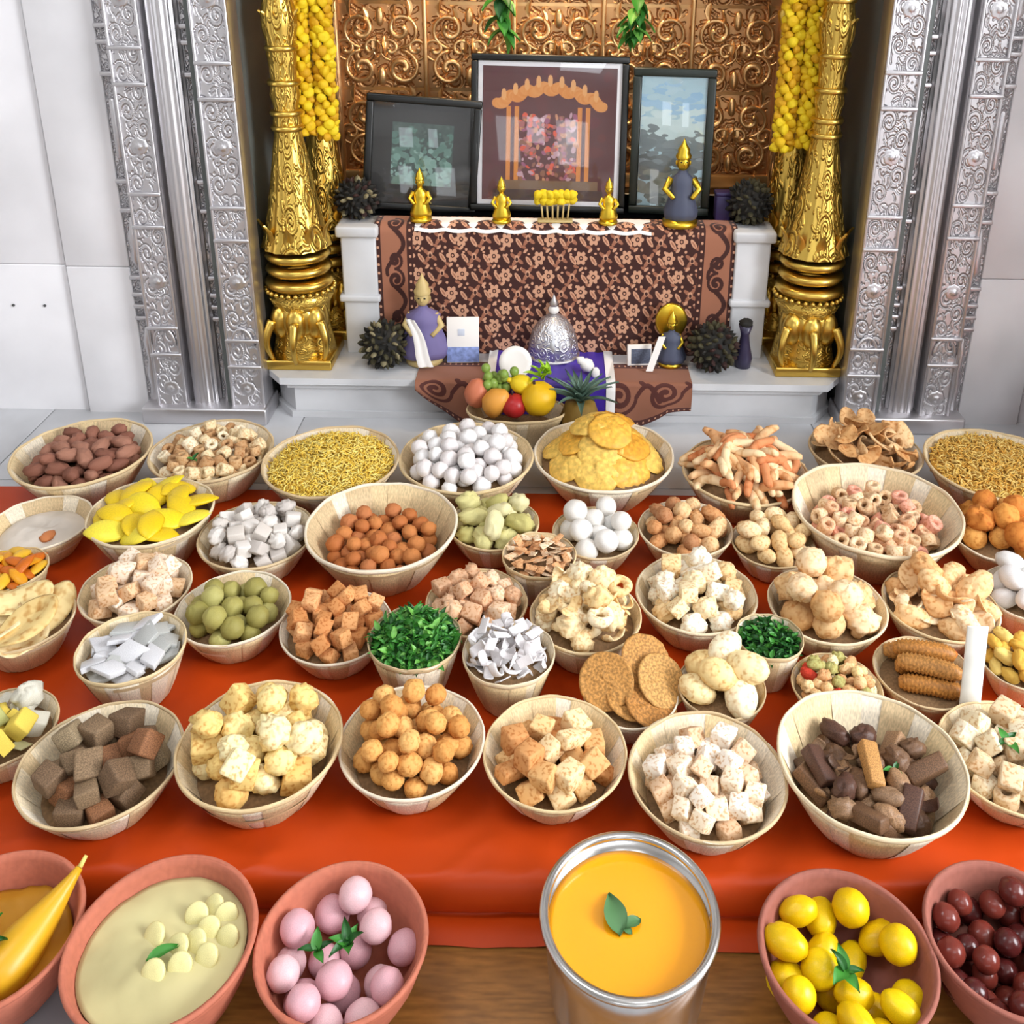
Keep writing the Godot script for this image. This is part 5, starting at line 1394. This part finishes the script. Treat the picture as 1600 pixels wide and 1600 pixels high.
func rolls(q: RandomNumberGenerator) -> void:
	var s: Array = SPOT["C18"]
	var cols := [food(C(200, 134, 62), 0.5, "toast"), food(C(214, 150, 78), 0.5, "toast")]
	for r in [[0.0, 0.064, 0.032, 0.14], [0.005, 0.068, -0.006, 0.18], [-0.004, 0.066, -0.044, 0.10], [0.004, 0.093, -0.026, 0.2], [0.0, 0.092, 0.014, 0.05]]:
		var o := part(self, "pastry_roll", shp["roll"][q.randi() % 2], cols[q.randi() % 2], xf(Vector3(s[0] + r[0], TOP + r[1], s[1] + r[2]), Vector3(0, r[3] - 0.35, 0), Vector3.ONE * 0.046))
		tag(o, "ridged brown pastry roll with orange filling", "pastry", "ridged pastry rolls")
		part(o, "filling", shp["nugget"][0], food(C(224, 112, 40), 0.5), xf(Vector3(1.0, 0.02, 0), Vector3.ZERO, Vector3(0.22, 0.24, 0.24)))

# ---------------------------------------------------------------- clay bowls and the steel pot on the board
func clay_bowl(p: Vector3, R: float, h: float, dark: bool, label: String) -> void:
	var root := thing("clay_bowl", p, label, "bowl", "clay bowls of the offering")
	var m: Material = mats["terracotta_dark" if dark else "terracotta"]
	var out_ := [Vector2(0, 0), Vector2(0.50, 0), Vector2(0.56, 0.03), Vector2(0.74, 0.30), Vector2(0.88, 0.62), Vector2(0.965, 0.92), Vector2(0.985, 1.0), Vector2(0.96, 1.035), Vector2(0.925, 1.02), Vector2(0.90, 0.95), Vector2(0.82, 0.62), Vector2(0.67, 0.30), Vector2(0.5, 0.13), Vector2(0.25, 0.085), Vector2(0, 0.08)]
	part(root, "bowl", lathe(out_.map(func(v): return Vector2(v.x * R, v.y * h)), 56), m)
	part(root, "foot_ring", lathe([Vector2(0.40 * R, 0), Vector2(0.53 * R, 0.0), Vector2(0.55 * R, 0.04 * h), Vector2(0.42 * R, 0.05 * h)], 40), m)
	part(root, "lip", surf(56, 8, func(u: float, v: float) -> Vector3:
		var a := TAU * (u if u < 1.0 else 0.0)
		var b := TAU * (v if v < 1.0 else 0.0)
		var r := R * (0.96 + 0.03 * cos(b))
		return Vector3(cos(a) * r, h * (1.0 + 0.035 * sin(b) + 0.006 * sin(a * 3.0)), sin(a) * r)), m)

func inner(t: float) -> float:
	return lerpf(0.67, 0.90, clampf((t - 0.3) / 0.65, 0.0, 1.0))

func liquid(R: float, y0: float, y1: float, ripple: float, seed_: int) -> ArrayMesh:
	var nz := FastNoiseLite.new()
	nz.seed = seed_
	nz.frequency = 12.0
	return surf(48, 16, func(u: float, v: float) -> Vector3:
		var a := TAU * (u if u < 1.0 else 0.0)
		if v > 0.95: return Vector3(cos(a) * R * 0.9, y0, sin(a) * R * 0.9)
		var r := R * v / 0.94
		return Vector3(cos(a) * r, y1 + ripple * nz.get_noise_2d(cos(a) * r, sin(a) * r), sin(a) * r), true)

func front_bowls() -> void:
	var q := RandomNumberGenerator.new()
	q.seed = 31
	var yb := 0.0035
	# yellow curry with a long pepper
	var p := Vector3(-0.763, yb, -0.94)
	clay_bowl(p, 0.122, 0.118, false, "reddish clay bowl of yellow curry with a long pepper")
	var cu := part(self, "yellow_curry", liquid(0.122 * 0.80, 0.05, 0.078, 0.012, 3), food(C(214, 150, 40), 0.45, "blotch"), at(p.x, p.y, p.z))
	tag(cu, "thick yellow curry filling the clay bowl with the pepper", "curry")
	var pe := thing("yellow_pepper", p + Vector3(0.05, 0.094, 0.02), "long curved yellow pepper lying in the yellow curry", "pepper")
	var pp := []
	for i in 14:
		var t := i / 13.0
		pp.append(Vector3(-0.03 + 0.055 * t + 0.018 * t * t, 0.0 + 0.05 * t * t, 0.055 - 0.15 * t))
	part(pe, "flesh", tube(pp, [0.012, 0.026, 0.032, 0.034, 0.034, 0.033, 0.031, 0.028, 0.024, 0.02, 0.016, 0.012, 0.008, 0.005], 14), food(C(236, 178, 36), 0.35, "blotch"))
	part(pe, "stalk", tube([pp[13], pp[13] + Vector3(0.004, 0.006, -0.014)], [0.004, 0.003], 6), food(C(236, 214, 120), 0.5))
	sprig(p + Vector3(0.008, 0.135, 0.035), 5, 0.045, "dark green leaves beside the yellow pepper", q, 0.6)
	# cream pudding with banana slices
	p = Vector3(-0.521, yb, -0.926)
	clay_bowl(p, 0.1275, 0.124, false, "reddish clay bowl of cream pudding with banana slices")
	var rp := part(self, "cream_pudding", liquid(0.1275 * 0.86, 0.06, 0.102, 0.004, 8), food(C(228, 216, 158), 0.4, "blotch", 0.05), at(p.x, p.y, p.z))
	tag(rp, "cream yellow rice pudding in a clay bowl", "pudding")
	var slices := [[0.018, -0.005], [0.04, -0.012], [0.052, -0.03], [0.03, 0.02], [0.062, 0.008], [0.07, -0.05], [0.048, -0.062], [-0.002, 0.03], [0.082, -0.018], [-0.02, -0.02], [0.028, -0.05]]
	for s in slices:
		var o := part(self, "banana_slice", shp["banana"][0] if shp.has("banana") else banana(), food(C(246, 236, 168), 0.45), xf(p + Vector3(s[0], 0.105, s[1]), Vector3(0.5, q.randf_range(-0.5, 0.5) + 0.5, 0.55), Vector3.ONE * 0.0165))
		tag(o, "pale banana slice on the cream pudding", "fruit", "banana slices on the pudding")
	var lf := part(self, "green_leaf", shp["leaf"][1], mats["herb_mid"], xf(p + Vector3(-0.012, 0.108, 0.016), Vector3(0, 2.1, 0), Vector3.ONE * 0.045))
	tag(lf, "single green leaf on the cream pudding", "leaf")
	# pink balls
	p = Vector3(-0.279, yb, -0.936)
	clay_bowl(p, 0.119, 0.114, false, "reddish clay bowl of pink milk balls")
	heap({"c": p, "R": 0.098, "y": 0.056, "dome": -0.038, "s": 0.024, "n": 18, "k": "smooth", "m": [food(C(240, 196, 200), 0.4, "speck", 0.03), food(C(232, 178, 186), 0.4, "speck", 0.03)], "name": "pink_milk_ball", "label": "pink milk ball in the clay bowl", "cat": "sweet", "group": "pink milk balls", "gap": 0.97, "vy": 0.95})
	sprig(p + Vector3(-0.035, 0.1, 0.005), 4, 0.03, "mint leaves on the pink balls near the bowl wall", q, 0.8)
	sprig(p + Vector3(0.008, 0.108, 0.002), 6, 0.034, "larger mint sprig on the middle of the pink balls", q, 0.8)
	# steel pot of orange drink
	var po := thing("steel_pot", Vector3(0.111, yb, -0.929), "tall steel pot of orange drink with a rolled rim", "pot")
	part(po, "body", lathe([Vector2(0, 0), Vector2(0.092, 0), Vector2(0.098, 0.006), Vector2(0.106, 0.06), Vector2(0.112, 0.14), Vector2(0.113, 0.182), Vector2(0.110, 0.184), Vector2(0.109, 0.14), Vector2(0.103, 0.06), Vector2(0.094, 0.01), Vector2(0, 0.006)], 64), mats["steel"])
	part(po, "rolled_rim", surf(64, 10, func(u: float, v: float) -> Vector3:
		var a := TAU * (u if u < 1.0 else 0.0)
		var b := TAU * (v if v < 1.0 else 0.0)
		var r := 0.1145 + 0.0065 * cos(b)
		return Vector3(cos(a) * r, 0.186 + 0.0055 * sin(b), sin(a) * r)), mats["steel"])
	var ju := part(self, "orange_drink", liquid(0.1095, 0.12, 0.163, 0.0, 2), mat("orange_drink", C(240, 160, 20), 0.12, {"spec": 0.5}), at(0.111, yb, -0.929))
	tag(ju, "smooth orange mango drink in the steel pot", "drink")
	for l in [[-0.014, 0.012, 0.2, 0.062], [0.014, -0.004, 2.0, 0.034], [0.002, 0.014, 0.9, 0.02]]:
		var o := part(self, "mint_leaf", shp["leaf"][0], mat("mint_leaf", Color(0.30, 0.46, 0.28), 0.5), xf(Vector3(0.111 + l[0], 0.1685, -0.929 + l[1]), Vector3(0, l[2] + PI, 0), Vector3.ONE * l[3]))
		tag(o, "mint leaf floating on the orange drink", "leaf", "mint leaves on the orange drink")
	# yellow balls
	p = Vector3(0.411, yb, -0.933)
	clay_bowl(p, 0.122, 0.112, true, "brown clay bowl of bright yellow milk balls")
	heap({"c": p, "R": 0.102, "y": 0.054, "dome": -0.038, "s": 0.0265, "n": 20, "k": ["smooth", "egg"], "m": [food(C(244, 206, 12), 0.35, "speck", 0.03), food(C(236, 192, 8), 0.35, "speck", 0.03)], "name": "yellow_milk_ball", "label": "bright yellow milk ball in the clay bowl", "cat": "sweet", "group": "yellow milk balls", "gap": 0.97, "vy": 0.92, "hi": 1.0, "lo": 0.84})
	sprig(p + Vector3(-0.008, 0.102, 0.022), 5, 0.036, "mint sprig on the yellow balls", q, 0.8)
	# dark red balls
	p = Vector3(0.643, yb, -0.953)
	clay_bowl(p, 0.117, 0.114, true, "brown clay bowl of dark red syrup balls")
	heap({"c": p, "R": 0.096, "y": 0.054, "dome": -0.038, "s": 0.0185, "n": 38, "k": "smooth", "m": [food(C(96, 36, 30), 0.22, "speck", 0.02), food(C(78, 28, 26), 0.22, "speck", 0.02), food(C(116, 48, 38), 0.22, "speck", 0.02)], "name": "dark_red_ball", "label": "shiny dark red syrup ball in the clay bowl", "cat": "sweet", "group": "dark red syrup balls", "gap": 0.97, "vy": 0.92})

func banana() -> ArrayMesh:
	shp["banana"] = [lathe([Vector2(0, -0.22), Vector2(0.85, -0.22), Vector2(1.0, -0.12), Vector2(1.0, 0.12), Vector2(0.85, 0.22), Vector2(0.2, 0.25), Vector2(0, 0.22)], 20)]
	return shp["banana"][0]
